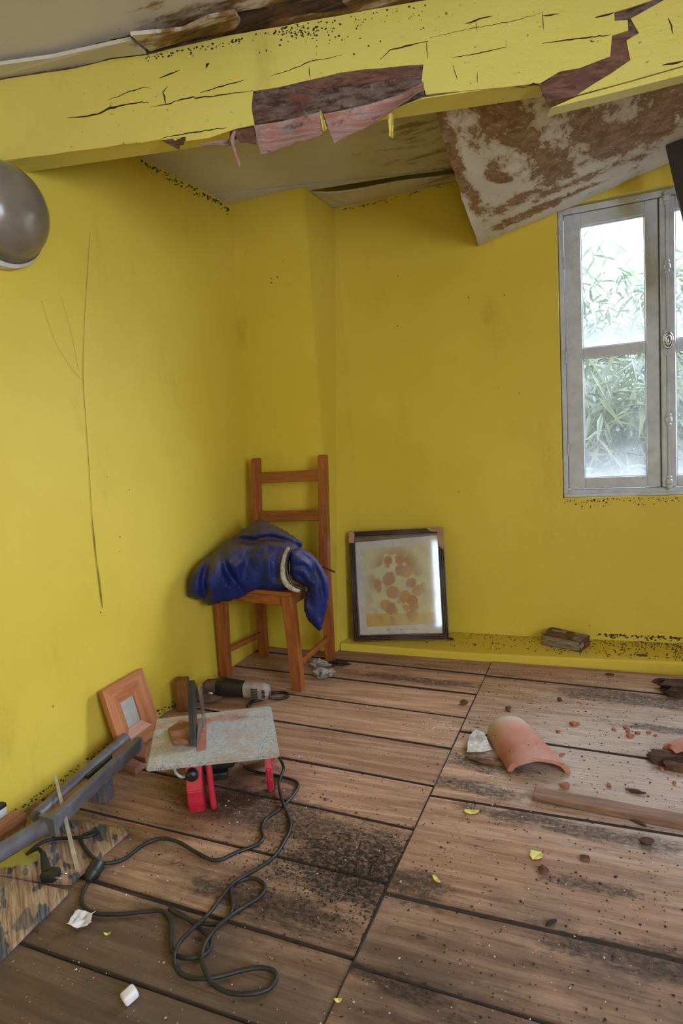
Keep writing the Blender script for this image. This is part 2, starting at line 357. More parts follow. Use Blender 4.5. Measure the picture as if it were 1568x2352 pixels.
def mat_terracotta():
    k = NT('old_terracotta'); p = k.obj()
    c = k.mix(k.step(k.noise(p, 6, 5, 0.6), 0.3, 0.7), (0.43, 0.15, 0.105), (0.54, 0.27, 0.21))
    y = k.sep(p)[1]
    pale = k.math('SUBTRACT', 1.0, k.step(k.math('ADD', y, k.math('MULTIPLY', k.math('SUBTRACT', k.noise(p, 12, 5), 0.5), 0.08)), -0.13, -0.07))
    c = k.mix(k.math('MULTIPLY', pale, 0.85), c, (0.45, 0.40, 0.30))
    c = k.mix(k.math('MULTIPLY', k.step(k.noise(p, 16, 6, 0.7), 0.48, 0.72), 0.45), c, (0.40, 0.30, 0.25))
    c = k.mix(k.math('LESS_THAN', k.voro(p, 24), 0.07), c, (0.06, 0.04, 0.03))
    k.bump(k.noise(p, 60, 4), 0.2, 0.004)
    return k.fin(c, 0.7, spec=0.3)

MT = {}
MT['wall'] = mat_wall('yellow_wall_paint'); MT['beam'] = mat_wall('yellow_gloss_beam_paint', True)
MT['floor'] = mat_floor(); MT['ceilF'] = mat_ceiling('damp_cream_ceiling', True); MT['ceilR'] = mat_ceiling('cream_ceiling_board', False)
MT['panel'] = mat_panel(); MT['glass'] = mat_glass(0.16, 'dusty_window_glass'); MT['glassu'] = mat_glass(0.12, 'upper_window_glass'); MT['pglass'] = mat_clear_glass(); MT['print'] = mat_print()
MT['jacket'] = mat_jacket(); MT['patch'] = mat_patchboard(); MT['galv'] = mat_speckle_metal(); MT['terra'] = mat_terracotta()
MT['chair'] = mat_grain('orange_stained_pine', (0.225, 0.062, 0.014), (0.36, 0.112, 0.027), 'Z', 0.42, dirt=0.2)
MT['chairx'] = mat_grain('orange_stained_pine_cross', (0.225, 0.062, 0.014), (0.36, 0.112, 0.027), 'X', 0.42, dirt=0.2)
MT['fwood'] = mat_grain('salmon_pine_frame', (0.37, 0.125, 0.045), (0.52, 0.20, 0.075), 'Z', 0.45, dirt=0.1)
MT['fwoodx'] = mat_grain('salmon_pine_frame_cross', (0.37, 0.125, 0.045), (0.52, 0.20, 0.075), 'X', 0.45, dirt=0.1)
MT['bareX'] = mat_grain('bare_wood', (0.25, 0.10, 0.05), (0.42, 0.20, 0.10), 'Y', 0.7)
MT['strip2'] = mat_grain('weathered_floor_strip', (0.15, 0.072, 0.042), (0.29, 0.155, 0.095), 'X', 0.7)
MT['offcut'] = mat_grain('dusty_offcut', (0.22, 0.085, 0.055), (0.34, 0.15, 0.095), 'X', 0.7)
MT['dkblock'] = mat_grain('brown_block', (0.15, 0.05, 0.012), (0.24, 0.09, 0.02), 'Z', 0.6)
MT['timber'] = mat_timber('rotten_timber', ((0.05, 0.028, 0.022), (0.17, 0.11, 0.09), (0.14, 0.05, 0.035), (0.22, 0.18, 0.16)), R(-15))
MT['redtimber'] = mat_timber('red_rot_timber', ((0.09, 0.040, 0.026), (0.19, 0.092, 0.062), (0.13, 0.058, 0.040), (0.07, 0.052, 0.048)), R(-15))
MT['flap'] = mat_timber('peeled_pink_paint', ((0.40, 0.15, 0.11), (0.40, 0.28, 0.26), (0.28, 0.22, 0.22), (0.10, 0.055, 0.05)), R(-15))
MT['rot'] = mat_timber('rotten_debris', ((0.03, 0.018, 0.014), (0.085, 0.05, 0.038), (0.12, 0.055, 0.035), (0.05, 0.035, 0.03)))
MT['dark'] = simple('dark_void_wood', (0.014, 0.011, 0.010), 0.9, spec=0.1)
MT['crack'] = simple('crack_shadow_wood', (0.045, 0.028, 0.018), 0.9, spec=0.1)
MT['batten'] = simple('dark_batten', (0.03, 0.022, 0.018), 0.8)
MT['win'] = simple('grey_white_window_paint', (0.53, 0.55, 0.61), 0.5, var=0.06, scale=9, bump=0.1, dust=((0.20, 0.17, 0.15), 0.25))
MT['black'] = simple('black_plastic', (0.018, 0.017, 0.017), 0.45)
MT['cable'] = simple('black_rubber_cable', (0.016, 0.0155, 0.016), 0.5, dust=((0.06, 0.05, 0.045), 0.2))
MT['guard'] = simple('black_blade_guard', (0.02, 0.02, 0.021), 0.4, dust=((0.07, 0.055, 0.045), 0.5))
MT['gplast'] = simple('warm_grey_plastic', (0.36, 0.28, 0.26), 0.45, dust=((0.2, 0.12, 0.09), 0.4))
MT['red'] = simple('red_machine_paint', (0.52, 0.018, 0.045), 0.35, var=0.08, dust=((0.30, 0.06, 0.05), 0.35))
MT['redins'] = simple('dusty_red_insert', (0.42, 0.15, 0.09), 0.6)
MT['chrome'] = simple('steel', (0.5, 0.5, 0.5), 0.32, 1.0)
MT['gplate'] = simple('pearl_grey_reflector', (0.50, 0.48, 0.47), 0.3, 0.5, var=0.1, scale=12)
MT['blade'] = simple('blade_steel', (0.32, 0.32, 0.32), 0.35, 0.9)
MT['rail'] = simple('slate_grey_plastic', (0.115, 0.115, 0.135), 0.42, dust=((0.15, 0.10, 0.075), 0.45))
MT['disc'] = simple('grinding_disc', (0.16, 0.09, 0.07), 0.8, var=0.3)
MT['grey'] = simple('grey_mat_card', (0.36, 0.34, 0.31), 0.6, var=0.05)
MT['pframe'] = simple('dark_brown_moulding', (0.045, 0.018, 0.013), 0.35, dust=((0.10, 0.06, 0.045), 0.4))
MT['pchip'] = simple('chipped_bare_moulding', (0.40, 0.21, 0.115), 0.7)
MT['paper'] = simple('white_mount_paper', (0.48, 0.45, 0.46), 0.6, var=0.05)
MT['ink'] = simple('faded_caption_ink', (0.25, 0.21, 0.22), 0.7)
MT['white'] = simple('off_white', (0.62, 0.58, 0.57), 0.7, var=0.1)
MT['foam'] = simple('white_foam', (0.74, 0.70, 0.74), 0.7, var=0.05)
MT['plaster'] = simple('white_plaster', (0.66, 0.63, 0.60), 0.85, var=0.12, scale=40, bump=0.4, dust=((0.16, 0.12, 0.10), 0.7))
MT['tissue'] = simple('grey_white_tissue', (0.46, 0.42, 0.40), 0.8, var=0.2, dust=((0.10, 0.08, 0.07), 0.9))
MT['lining'] = simple('cream_fleece_lining', (0.42, 0.36, 0.28), 0.9, var=0.25, scale=80, bump=0.5)
MT['maroon'] = simple('maroon_lining', (0.115, 0.016, 0.010), 0.7)
MT['strip'] = simple('pale_plastic_strip', (0.44, 0.37, 0.31), 0.55)
MT['flake'] = simple('yellow_paint_flake', (0.72, 0.64, 0.16), 0.5)
MT['shard'] = simple('terracotta_shard', (0.40, 0.13, 0.07), 0.8, var=0.25)
MT['lump'] = simple('brown_rot_lump', (0.13, 0.055, 0.025), 0.9, var=0.4)
MT['crumb'] = simple('dark_crumbs', (0.03, 0.02, 0.016), 0.9)
MT['wcrumb'] = simple('pale_plaster_crumbs', (0.55, 0.50, 0.45), 0.9)
MT['cobweb'] = simple('dusty_cobweb', (0.30, 0.235, 0.06), 0.9)
MT['web'] = simple('pale_cobweb', (0.85, 0.85, 0.87), 0.9)
MT['dome'] = None
MT['leaf'] = mat_leaf('bamboo_leaf', (0.028, 0.046, 0.017), (0.095, 0.115, 0.058)); MT['culm'] = simple('bamboo_culm', (0.20, 0.22, 0.07), 0.5)
MT['ground'] = simple('garden_soil', (0.07, 0.075, 0.04), 0.9, coord='pos', scale=4)
MT['ext'] = simple('outside_render', (0.4, 0.38, 0.34), 0.8)
def mat_dome():
    k = NT('smoked_glass_dome'); p = k.obj()
    k.b.inputs['Transmission Weight'].default_value = 0.9; k.b.inputs['IOR'].default_value = 1.35
    k.bump(k.noise(p, 150, 2), 0.05, 0.003)
    return k.fin((0.62, 0.55, 0.47), 0.16)
MT['dome'] = mat_dome()
def mat_book(cover):
    k = NT('worn_book_cover' if cover else 'dirty_book_pages'); p = k.obj()
    if cover:
        v = k.n('ShaderNodeTexVoronoi'); k.link(p, v.inputs['Vector']); v.inputs['Scale'].default_value = 32
        s = k.n('ShaderNodeSeparateColor'); k.link(v.outputs['Color'], s.inputs[0])
        c = k.mix(s.outputs[0], (0.035, 0.025, 0.028), (0.20, 0.05, 0.045)); c = k.mix(k.math('GREATER_THAN', s.outputs[1], 0.8), c, (0.25, 0.24, 0.26))
        return k.fin(c, 0.5)
    g = k.noise(k.mapping(p, (2, 2, 60)), 8, 4); c = k.mix(k.step(g, 0.35, 0.65), (0.10, 0.06, 0.04), (0.34, 0.26, 0.19))
    return k.fin(c, 0.9)
MT['bookc'] = mat_book(True); MT['bookp'] = mat_book(False)

# ------------------------------------------------------------------ object helpers
MW = {}
def tag(o, label=None, cat=None, group=None, kind=None):
    if label: o['label'] = label
    if cat: o['category'] = cat
    if group: o['group'] = group
    if kind: o['kind'] = kind
    return o
def thing(name, label, cat, loc, rot=None, group=None, kind=None):
    o = bpy.data.objects.new(name, None); COL.objects.link(o); o.empty_display_size = 0.05
    m = Matrix.Translation(Vector(loc)) @ (rot.to_4x4() if rot is not None else Matrix.Identity(4))
    o.matrix_world = m; MW[o.name] = m
    return tag(o, label, cat, group, kind)
def basis(u, v):
    """x along u, z along v (made square), y = z cross x"""
    u = Vector(u).normalized(); v = Vector(v); v = (v-u*v.dot(u)).normalized(); y = v.cross(u)
    return Matrix((u, y, v)).transposed()
def build(name, bm, mat, parent=None, local=False, smooth=False, origin=None, autosmooth=None):
    """link bm as one mesh object; verts are in world coordinates unless local"""
    base = Matrix.Identity(4)
    if parent is not None: base = MW[parent.name]
    if origin is not None:
        base = Matrix.Translation(Vector(origin)) if not local else base @ Matrix.Translation(Vector(origin))
    if not local: bm.transform(base.inverted())
    elif origin is not None: bm.transform(Matrix.Translation(-Vector(origin)))
    bmesh.ops.recalc_face_normals(bm, faces=bm.faces[:])
    me = bpy.data.meshes.new(name); bm.to_mesh(me); bm.free()
    if smooth:
        for p in me.polygons: p.use_smooth = True
        if autosmooth:
            me.set_sharp_from_angle(angle=R(autosmooth))
    me.materials.append(MT[mat] if isinstance(mat, str) else mat)
    o = bpy.data.objects.new(name, me); COL.objects.link(o)
    if parent is not None:
        o.parent = parent; o.matrix_local = MW[parent.name].inverted() @ base
    else: o.matrix_world = base
    MW[o.name] = base
    return o
def bx(bm, c, s, rot=None, bev=0.0, seg=2):
    m = Matrix.Translation(Vector(c)) @ (rot.to_4x4() if rot is not None else Matrix.Identity(4)) @ Matrix.Diagonal((s[0], s[1], s[2], 1))
    g = bmesh.ops.create_cube(bm, size=1.0, matrix=m)
    if bev:
        es = list({e for v in g['verts'] for e in v.link_edges})
        bmesh.ops.bevel(bm, geom=es, offset=bev, segments=seg, affect='EDGES', profile=0.5)
    return bm
def BOX(c, s, rot=None, bev=0.0, seg=2): return bx(bmesh.new(), c, s, rot, bev, seg)
def bar(bm, a, b, w, h, up=(0, 0, 1), bev=0.0, w2=None, h2=None):
    """rectangular bar from a to b; w across, h along up"""
    a, b = Vector(a), Vector(b); t = (b-a); L = t.length; t.normalize(); up = Vector(up)
    s = t.cross(up).normalized(); u = s.cross(t)
    w2 = w2 or w; h2 = h2 or h
    vs = []
    for p, ww, hh in ((a, w, h), (b, w2, h2)):
        for i, j in ((-1, -1), (1, -1), (1, 1), (-1, 1)): vs.append(bm.verts.new(p+s*i*ww/2+u*j*hh/2))
    fs = [(0, 1, 2, 3), (7, 6, 5, 4), (0, 4, 5, 1), (1, 5, 6, 2), (2, 6, 7, 3), (3, 7, 4, 0)]
    nf = [bm.faces.new([vs[i] for i in f]) for f in fs]
    if bev: bmesh.ops.bevel(bm, geom=list({e for f in nf for e in f.edges}), offset=bev, segments=2, affect='EDGES', profile=0.5)
    return bm
def cyl(bm, a, b, r, r2=None, seg=20, caps=True):
    a, b = Vector(a), Vector(b); t = (b-a).normalized(); s = t.orthogonal().normalized(); u = t.cross(s); r2 = r if r2 is None else r2
    ra = [bm.verts.new(a+(s*math.cos(x)+u*math.sin(x))*r) for x in [2*math.pi*i/seg for i in range(seg)]]
    rb = [bm.verts.new(b+(s*math.cos(x)+u*math.sin(x))*r2) for x in [2*math.pi*i/seg for i in range(seg)]]
    for i in range(seg): bm.faces.new((ra[i], ra[(i+1) % seg], rb[(i+1) % seg], rb[i]))
    if caps: bm.faces.new(ra[::-1]); bm.faces.new(rb)
    return bm
def catmull(pts, n=8):
    P = [Vector(p) for p in pts]; out = []
    for i in range(len(P)-1):
        p0, p1, p2, p3 = P[max(i-1, 0)], P[i], P[i+1], P[min(i+2, len(P)-1)]
        for k in range(n):
            t = k/n
            out.append(0.5*((2*p1)+(p2-p0)*t+(2*p0-5*p1+4*p2-p3)*t*t+(-p0+3*p1-3*p2+p3)*t**3))
    out.append(P[-1]); return out
def tube(bm, pts, r, seg=8, n=8, caps=True, radii=None, flat=1.0):
    C = catmull(pts, n) if n else [Vector(p) for p in pts]
    rings = []; prev = None
    for i, p in enumerate(C):
        t = (C[min(i+1, len(C)-1)]-C[max(i-1, 0)]).normalized()
        s = t.orthogonal().normalized() if prev is None else (prev-t*prev.dot(t)).normalized()
        prev = s; u = t.cross(s)
        rr = r if radii is None else radii[0]*0 + (lambda f: radii[int(f)]*(1-(f-int(f)))+radii[min(int(f)+1, len(radii)-1)]*(f-int(f)))(i/(len(C)-1)*(len(radii)-1))
        rings.append([bm.verts.new(p+(s*math.cos(a)*rr+u*math.sin(a)*rr*flat)) for a in [2*math.pi*k/seg for k in range(seg)]])
    for a, b in zip(rings, rings[1:]):
        for k in range(seg): bm.faces.new((a[k], a[(k+1) % seg], b[(k+1) % seg], b[k]))
    if caps: bm.faces.new(rings[0][::-1]); bm.faces.new(rings[-1])
    return bm
def prism(bm, pts, ext):
    """closed polygon pts (3d) pushed along vector ext"""
    ext = Vector(ext); a = [bm.verts.new(p) for p in pts]; b = [bm.verts.new(Vector(p)+ext) for p in pts]; n = len(a)
    bm.faces.new(a); bm.faces.new(b[::-1])
    for i in range(n): bm.faces.new((a[i], b[i], b[(i+1) % n], a[(i+1) % n]))
    return bm
def jag(pts, step, amp, rnd, closed=True):
    """break a pixel outline into short ragged steps"""
    out = []; n = len(pts)
    for i in range(n if closed else n-1):
        a, b = pts[i], pts[(i+1) % n]; L = math.hypot(b[0]-a[0], b[1]-a[1]); k = max(1, int(L/step))
        out.append(a)
        for j in range(1, k):
            t = j/k; out.append((a[0]+(b[0]-a[0])*t+rnd.uniform(-amp, amp), a[1]+(b[1]-a[1])*t+rnd.uniform(-amp, amp)))
    return out
def lathe(bm, prof, origin, axis, seg=32):
    """prof: list of (radius, height along axis)"""
    origin = Vector(origin); ax = Vector(axis).normalized(); s = ax.orthogonal().normalized(); u = ax.cross(s); rings = []
    for r, h in prof:
        if r < 1e-6: rings.append([bm.verts.new(origin+ax*h)])
        else: rings.append([bm.verts.new(origin+ax*h+(s*math.cos(a)+u*math.sin(a))*r) for a in [2*math.pi*i/seg for i in range(seg)]])
    for a, b in zip(rings, rings[1:]):
        for i in range(seg):
            j = (i+1) % seg
            if len(a) == 1 and len(b) > 1: bm.faces.new((a[0], b[i], b[j]))
            elif len(b) == 1 and len(a) > 1: bm.faces.new((a[i], b[0], a[j]))
            elif len(a) > 1: bm.faces.new((a[i], b[i], b[j], a[j]))
    return bm
def lump_bm(size, seed, sub=2, rough=0.35):
    bm = bmesh.new(); bmesh.ops.create_icosphere(bm, subdivisions=sub, radius=0.5)
    for v in bm.verts:
        k = 1+rough*mnoise.noise(v.co*3.1+Vector((seed*3.7, seed*1.3, seed)))*1.6
        v.co = Vector((v.co.x*size[0]*k, v.co.y*size[1]*k, max(v.co.z*size[2]*k, -size[2]*0.38)))
    lo = min(v.co.z for v in bm.verts)
    for v in bm.verts: v.co.z -= lo
    return bm

# ================================================================== STRUCTURE
YN, XR = -1.35, 1.75          # near wall and right wall, behind and beside the camera
def wall_mesh(name, quad_pts, ext, mat='wall'):
    return tag(build(name, prism(bmesh.new(), [Vector(p) for p in quad_pts], ext), mat), kind='structure')
ZT = 2.62
wall_mesh('wall_left', [(XL, YN, -0.06), (XL, 3.5, -0.06), (XL, 3.5, ZT), (XL, YN, ZT)], (-0.12, 0, 0))
# chimney breast in the corner, leaning very slightly
bm = bmesh.new()
def pil(z): return 2.765+0.042*z
ring = lambda z, xe, xb: [(XL-0.02, pil(z), z), (xe, pil(z), z), (xb, wall_y(z)+0.05, z), (XL-0.02, wall_y(z)+0.05, z)]
r0 = [bm.verts.new(p) for p in ring(-0.05, -1.285, -1.205)]; r1 = [bm.verts.new(p) for p in ring(ZT, -1.312, -1.305)]
for i in range(4): bm.faces.new((r0[i], r0[(i+1) % 4], r1[(i+1) % 4], r1[i]))
bm.faces.new(r0[::-1]); bm.faces.new(r1)
bmesh.ops.bevel(bm, geom=[e for e in bm.edges if abs(e.verts[0].co.z-e.verts[1].co.z) > 1 and e.verts[0].co.x > -1.4 and e.verts[0].co.y < 3], offset=0.006, segments=2, affect='EDGES')
tag(build('wall_chimney_breast', bm, 'wall'), kind='structure')
# window wall with its opening
OX0, OX1, OZ0, OZ1 = -0.212, 0.675, 0.706, 2.034
def wall_with_hole(name, xa, xb, za, zb, h, f, depth):
    """f(x,z)->front point; depth vector"""
    bm = bmesh.new(); xs = [xa, h[0], h[1], xb]; zs = [za, h[2], h[3], zb]; d = Vector(depth)
    F = [[bm.verts.new(f(x, z)) for z in zs] for x in xs]; B = [[bm.verts.new(f(x, z)+d) for z in zs] for x in xs]
    for i in range(3):
        for j in range(3):
            if (i, j) == (1, 1): continue
            bm.faces.new((F[i][j], F[i+1][j], F[i+1][j+1], F[i][j+1])); bm.faces.new((B[i][j], B[i][j+1], B[i+1][j+1], B[i+1][j]))
    for (i, j), (k, l) in (((1, 1), (2, 1)), ((2, 1), (2, 2)), ((2, 2), (1, 2)), ((1, 2), (1, 1))):
        bm.faces.new((F[i][j], B[i][j], B[k][l], F[k][l]))
    for i in range(3):
        bm.faces.new((F[i][0], B[i][0], B[i+1][0], F[i+1][0])); bm.faces.new((F[i][3], F[i+1][3], B[i+1][3], B[i][3]))
        bm.faces.new((F[0][i], F[0][i+1], B[0][i+1], B[0][i])); bm.faces.new((F[3][i], B[3][i], B[3][i+1], F[3][i+1]))
    return tag(build(name, bm, 'wall'), kind='structure')
wall_with_hole('wall_back', XL-0.1, XR+0.1, -0.06, ZT, (OX0, OX1, OZ0, OZ1), lambda x, z: Vector((x, wall_y(z), z)), (0, 0.17, 0))
wall_with_hole('wall_right', YN, 3.4, -0.06, ZT, (-0.85, 0.45, 0.80, 2.0), lambda y, z: Vector((XR, y, z)), (0.16, 0, 0))

wall_with_hole('wall_near', XL, XR, -0.06, ZT, (0.25, 0.47, 0.45, 1.50), lambda x, z: Vector((x, YN, z)), (0, -0.12, 0))   # a door stands ajar behind the camera

# ------------------------------------------------------------------ floor: planks over dark joists
floor = tag(build('floor', BOX((0.02, 0.98, -0.075), (3.5, 4.7, 0.09)), 'dark'), kind='structure')
rp = random.Random(3)
def plank(xa, xb, y0a, y0b, y1a, y1b, gap=0.0055, dz=None):
    """one board; y0/y1 = near/far edge at its left (a) and right (b) end"""
    dz = rp.uniform(-0.003, 0.0) if dz is None else dz
    bm = bmesh.new(); n = 10; rows = []
    ph = rp.uniform(0, 9)
    for i in range(n+1):
        t = i/n; x = xa+(xb-xa)*t
        ya = y0a+(y0b-y0a)*t+gap*(0.4+0.9*abs(mnoise.noise((x*2.2, ph, 0)))); yb = y1a+(y1b-y1a)*t-gap*(0.4+0.9*abs(mnoise.noise((x*2.2, ph+5, 0))))
        z = dz+0.0012*mnoise.noise((x*1.5, ph, 3))
        rows.append([(x, ya, -0.03), (x, ya, z-0.003), (x, ya+0.004, z), (x, yb-0.004, z), (x, yb, z-0.003), (x, yb, -0.03)])
    V = [[bm.verts.new(p) for p in r] for r in rows]
    for a, b in zip(V, V[1:]):
        for k in range(5): bm.faces.new((a[k], a[k+1], b[k+1], b[k]))
    bm.faces.new(V[0]); bm.faces.new(V[-1][::-1])
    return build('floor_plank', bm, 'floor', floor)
SX = -0.517
LB = [2.80, 2.639, 2.433, 2.219, 1.988, 1.753, 1.534, 1.318, 1.086, 0.885, 0.67, 0.45, 0.23, 0.0, -0.23, -0.46, -0.69, -0.92, -1.15, -1.36]
def yl(i): return LB[i]+(0.055 if 0 < i < 7 else (0.02 if i in (7, 8) else 0.0))
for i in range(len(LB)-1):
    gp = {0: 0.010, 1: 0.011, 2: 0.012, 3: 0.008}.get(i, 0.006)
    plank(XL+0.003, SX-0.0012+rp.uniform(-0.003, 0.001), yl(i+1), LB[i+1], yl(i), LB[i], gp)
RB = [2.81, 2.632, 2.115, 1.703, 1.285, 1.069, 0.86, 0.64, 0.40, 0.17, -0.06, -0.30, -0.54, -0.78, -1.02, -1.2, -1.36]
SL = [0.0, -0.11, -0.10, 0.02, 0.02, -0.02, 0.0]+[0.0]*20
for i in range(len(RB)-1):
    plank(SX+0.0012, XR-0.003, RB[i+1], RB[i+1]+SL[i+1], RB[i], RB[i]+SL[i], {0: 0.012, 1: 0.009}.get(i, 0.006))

rg = random.Random(77)
def joint_dark(xa, xb, ya, yb, wmin, wmax, vert=False):
    """packed dirt plus painted gap shade in a joint between boards: a ragged low ridge"""
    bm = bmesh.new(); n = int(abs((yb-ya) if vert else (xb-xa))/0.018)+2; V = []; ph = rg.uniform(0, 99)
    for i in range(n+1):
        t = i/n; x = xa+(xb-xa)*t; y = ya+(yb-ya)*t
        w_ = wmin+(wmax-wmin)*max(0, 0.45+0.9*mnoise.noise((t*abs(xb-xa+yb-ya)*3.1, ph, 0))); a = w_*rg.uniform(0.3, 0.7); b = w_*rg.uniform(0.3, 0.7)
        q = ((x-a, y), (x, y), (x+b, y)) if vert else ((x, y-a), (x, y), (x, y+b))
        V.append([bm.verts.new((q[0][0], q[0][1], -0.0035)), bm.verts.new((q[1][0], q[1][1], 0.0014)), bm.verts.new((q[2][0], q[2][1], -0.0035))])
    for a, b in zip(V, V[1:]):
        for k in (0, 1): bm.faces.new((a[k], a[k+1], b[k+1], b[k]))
    o = build('joint_shade_grime', bm, 'crumb', floor); o['kind'] = 'stuff'  # dark strips give the joints their shade by colour, besides dirt
for i in range(1, len(LB)-1): joint_dark(XL+0.01, SX, yl(i), LB[i], *((0.004, 0.013) if i in (1, 2, 3) else (0.002, 0.007)))
for i in range(1, len(RB)-1): joint_dark(SX, XR-0.01, RB[i], RB[i]+SL[i], *((0.005, 0.020) if i in (1, 4) else (0.002, 0.008)))
joint_dark(SX, SX, -1.3, 2.75, 0.002, 0.006, True)

# ------------------------------------------------------------------ plinth step along the window wall
bm = bmesh.new(); pr = []
for x, yf, h in ((-1.27, 2.79, 0.034), (-0.62, 2.79, 0.032), (-0.34, 2.805, 0.033), (0.26, 2.83, 0.042), (XR, 2.87, 0.045)):
    pr.append([bm.verts.new(p) for p in ((x, yf, -0.03), (x, yf+0.002, h-0.008), (x, yf+0.010, h), (x, 3.10, h+0.004), (x, 3.10, -0.03))])
for a, b in zip(pr, pr[1:]):
    for k in range(5): bm.faces.new((a[k], a[(k+1) % 5], b[(k+1) % 5], b[k]))
bm.faces.new(pr[0]); bm.faces.new(pr[-1][::-1])
tag(build('trim_1', bm, 'wall'), 'low yellow painted plinth step along the foot of the window wall', kind='structure')

# ------------------------------------------------------------------ ceiling
def beam_y(x): return 1.53+0.265*(x+1.709)
ceil = tag(build('ceiling', BOX((0.0, 1.0, ZT+0.05), (3.9, 5.2, 0.06)), 'dark'), kind='structure')
def ceil_board(name, pts, mat, th=0.012, z=ZC, label=None):
    o = build(name, prism(bmesh.new(), [Vector((p[0], p[1], p[2] if len(p) > 2 else z)) for p in pts], (0, 0, th)), mat, ceil)
    if label: o['label'] = label
    return o
ceil_board('ceiling_board', [(XL, YN), (XR, YN), (XR, beam_y(XR)+0.02), (XL, beam_y(XL)+0.02)], 'ceilF')
def jy(x): return 2.714+0.335*(x+1.687)            # joint between the boards, parallel to the beam
ceil_board('ceiling_board', [(XL, beam_y(XL)+0.07), (-0.40, beam_y(-0.40)+0.07), (-0.56, jy(-0.56)-0.006), (-1.2, jy(-1.2)-0.006), (XL, jy(XL)-0.003)], 'ceilR')
ceil_board('ceiling_board', [(XL, jy(XL)+0.002), (-1.55, jy(-1.55)+0.003), (-1.42, jy(-1.42)+0.018), (-1.30, jy(-1.30)+0.012), (-1.1, jy(-1.1)+0.003), (-0.9, jy(-0.9)+0.006), (-0.60, jy(-0.60)+0.003), (-0.60, jy(-0.60)+0.006), (-0.85, 3.005), (-1.05, 2.965), (-1.318, 2.915), (-1.318, 2.98), (XL, 2.98)], 'ceilR', z=ZC-0.004)
# sagging strip along the window wall, its near edge dropped away from the board behind it
bm = bmesh.new(); V = []
for i in range(13):
    t = i/12; x = -1.30+0.78*t
    sag = 0.03*math.sin(t*math.pi)**0.7+0.008*math.sin(t*9)
    a = Vector((x, 2.945+0.155*t**1.3, ZC-0.008-sag*0.8)); b = Vector((x, wall_y(ZC)+0.02, ZC-0.004))
    V.append([bm.verts.new(a), bm.verts.new(b), bm.verts.new(b+Vector((0, 0, 0.008))), bm.verts.new(a+Vector((0, 0, 0.008)))])
for a, b in zip(V, V[1:]):
    for k in range(4): bm.faces.new((a[k], a[(k+1) % 4], b[(k+1) % 4], b[k]))
bm.faces.new(V[0]); bm.faces.new(V[-1][::-1])
build('sagging_strip', bm, 'ceilR', ceil, smooth=False)
# right of the fallen board the ceiling is still up, beyond the frame
ceil_board('ceiling_board', [(0.95, beam_y(0.95)+0.10), (XR, beam_y(XR)+0.10), (XR, 3.35), (0.95, 3.35)], 'ceilR')
# loose strips hanging along the front of the beam
def loose(pts, z0, z1, mat='ceilF'):
    P = [PZ(x, y, z) for (x, y), z in zip(pts, z0)]
    return build('loose_strip', prism(bmesh.new(), P, (0, 0, 0.010)), mat, ceil)
loose([(-60, 158), (120, 133), (300, 93), (336, 124), (250, 134), (150, 165), (60, 176), (-60, 190)], [2.222, 2.222, 2.212, 2.226, 2.232, 2.234, 2.234, 2.234], 0)
loose([(300, 82), (420, 70), (480, 42), (540, 30), (552, 50), (540, 68), (430, 92), (345, 118)], [2.205, 2.21, 2.212, 2.215, 2.228, 2.232, 2.232, 2.228], 0)
for pl in ([(250, 92), (300, 80), (420, 66), (520, 30), (640, 12), (780, -8), (800, 20), (640, 40), (545, 66), (548, 40), (480, 40), (420, 72), (300, 92)],
           [(-10, 148), (140, 123), (240, 96), (296, 90), (240, 101), (140, 129), (-10, 153)]):
    build('dark_gap', prism(bmesh.new(), [PZ(x, y, ZC-0.001) for x, y in jag(pl, 14, 2.0, random.Random(5))], (0, 0, 0.002)), 'rot', ceil)

# ------------------------------------------------------------------ beam
beam = thing('ceiling_beam', 'old timber beam with cracked and peeling yellow gloss paint under the ceiling', 'beam', (0, 2.0, 2.0))
bm = bmesh.new()
A0 = Vector((XL, beam_y(XL), 0)); A1 = Vector((XR, beam_y(XR), 0)); TH = 0.088
prof = [A0, A1, A1-BN*TH, A0-BN*TH]
lo = [2.004, 2.004, 2.006, 2.006]
r0 = [bm.verts.new((p.x, p.y, z)) for p, z in zip(prof, lo)]; r1 = [bm.verts.new((p.x, p.y, 2.32)) for p in prof]
for i in range(4): bm.faces.new((r0[i], r0[(i+1) % 4], r1[(i+1) % 4], r1[i]))
bm.faces.new(r0[::-1]); bm.faces.new(r1)
build('timber', bm, 'timber', beam)
rb = random.Random(11)
def skin(name, pts, mat='beam', off=0.0, th=0.004, step=40, amp=1.5):
    P = [PB(x, y, off) for x, y in jag(pts, step, amp, rb)]
    return build(name, prism(bmesh.new(), P, BN*th), mat, beam)
skin('paint_skin', [(-140, 396), (0, 371), (200, 345), (370, 321), (425, 326), (480, 318), (545, 296), (585, 288), (578, 250), (582, 211), (640, 202), (690, 190), (784, 168), (880, 158), (972, 150), (968, 185), (978, 219),
                    (1110, 206), (1241, 192), (1284, 166), (1330, 158), (1400, 131), (1404, 84), (1441, 72), (1440, 48), (1410, 50), (1409, 30), (1450, 18), (1515, -4), (1540, -30), (1060, -30), (1005, -2), (900, 15), (784, 37), (560, 78), (400, 112), (345, 127), (260, 137), (170, 160), (60, 176), (-140, 210)])
skin('paint_skin', [(1527, 0), (1447, 45), (1466, 78), (1437, 95), (1446, 140), (1400, 172), (1324, 220), (1450, 186), (1568, 152), (1760, 100), (1760, -80), (1600, -60)])
x0_ = PB(1745, 60).x
build('paint_skin', prism(bmesh.new(), [Vector((x, beam_y(x), z)) for x, z in ((x0_, 1.995), (0.9, 1.99), (XR, 2.0), (XR, 2.31), (x0_, 2.31))], BN*0.004), 'beam', beam)
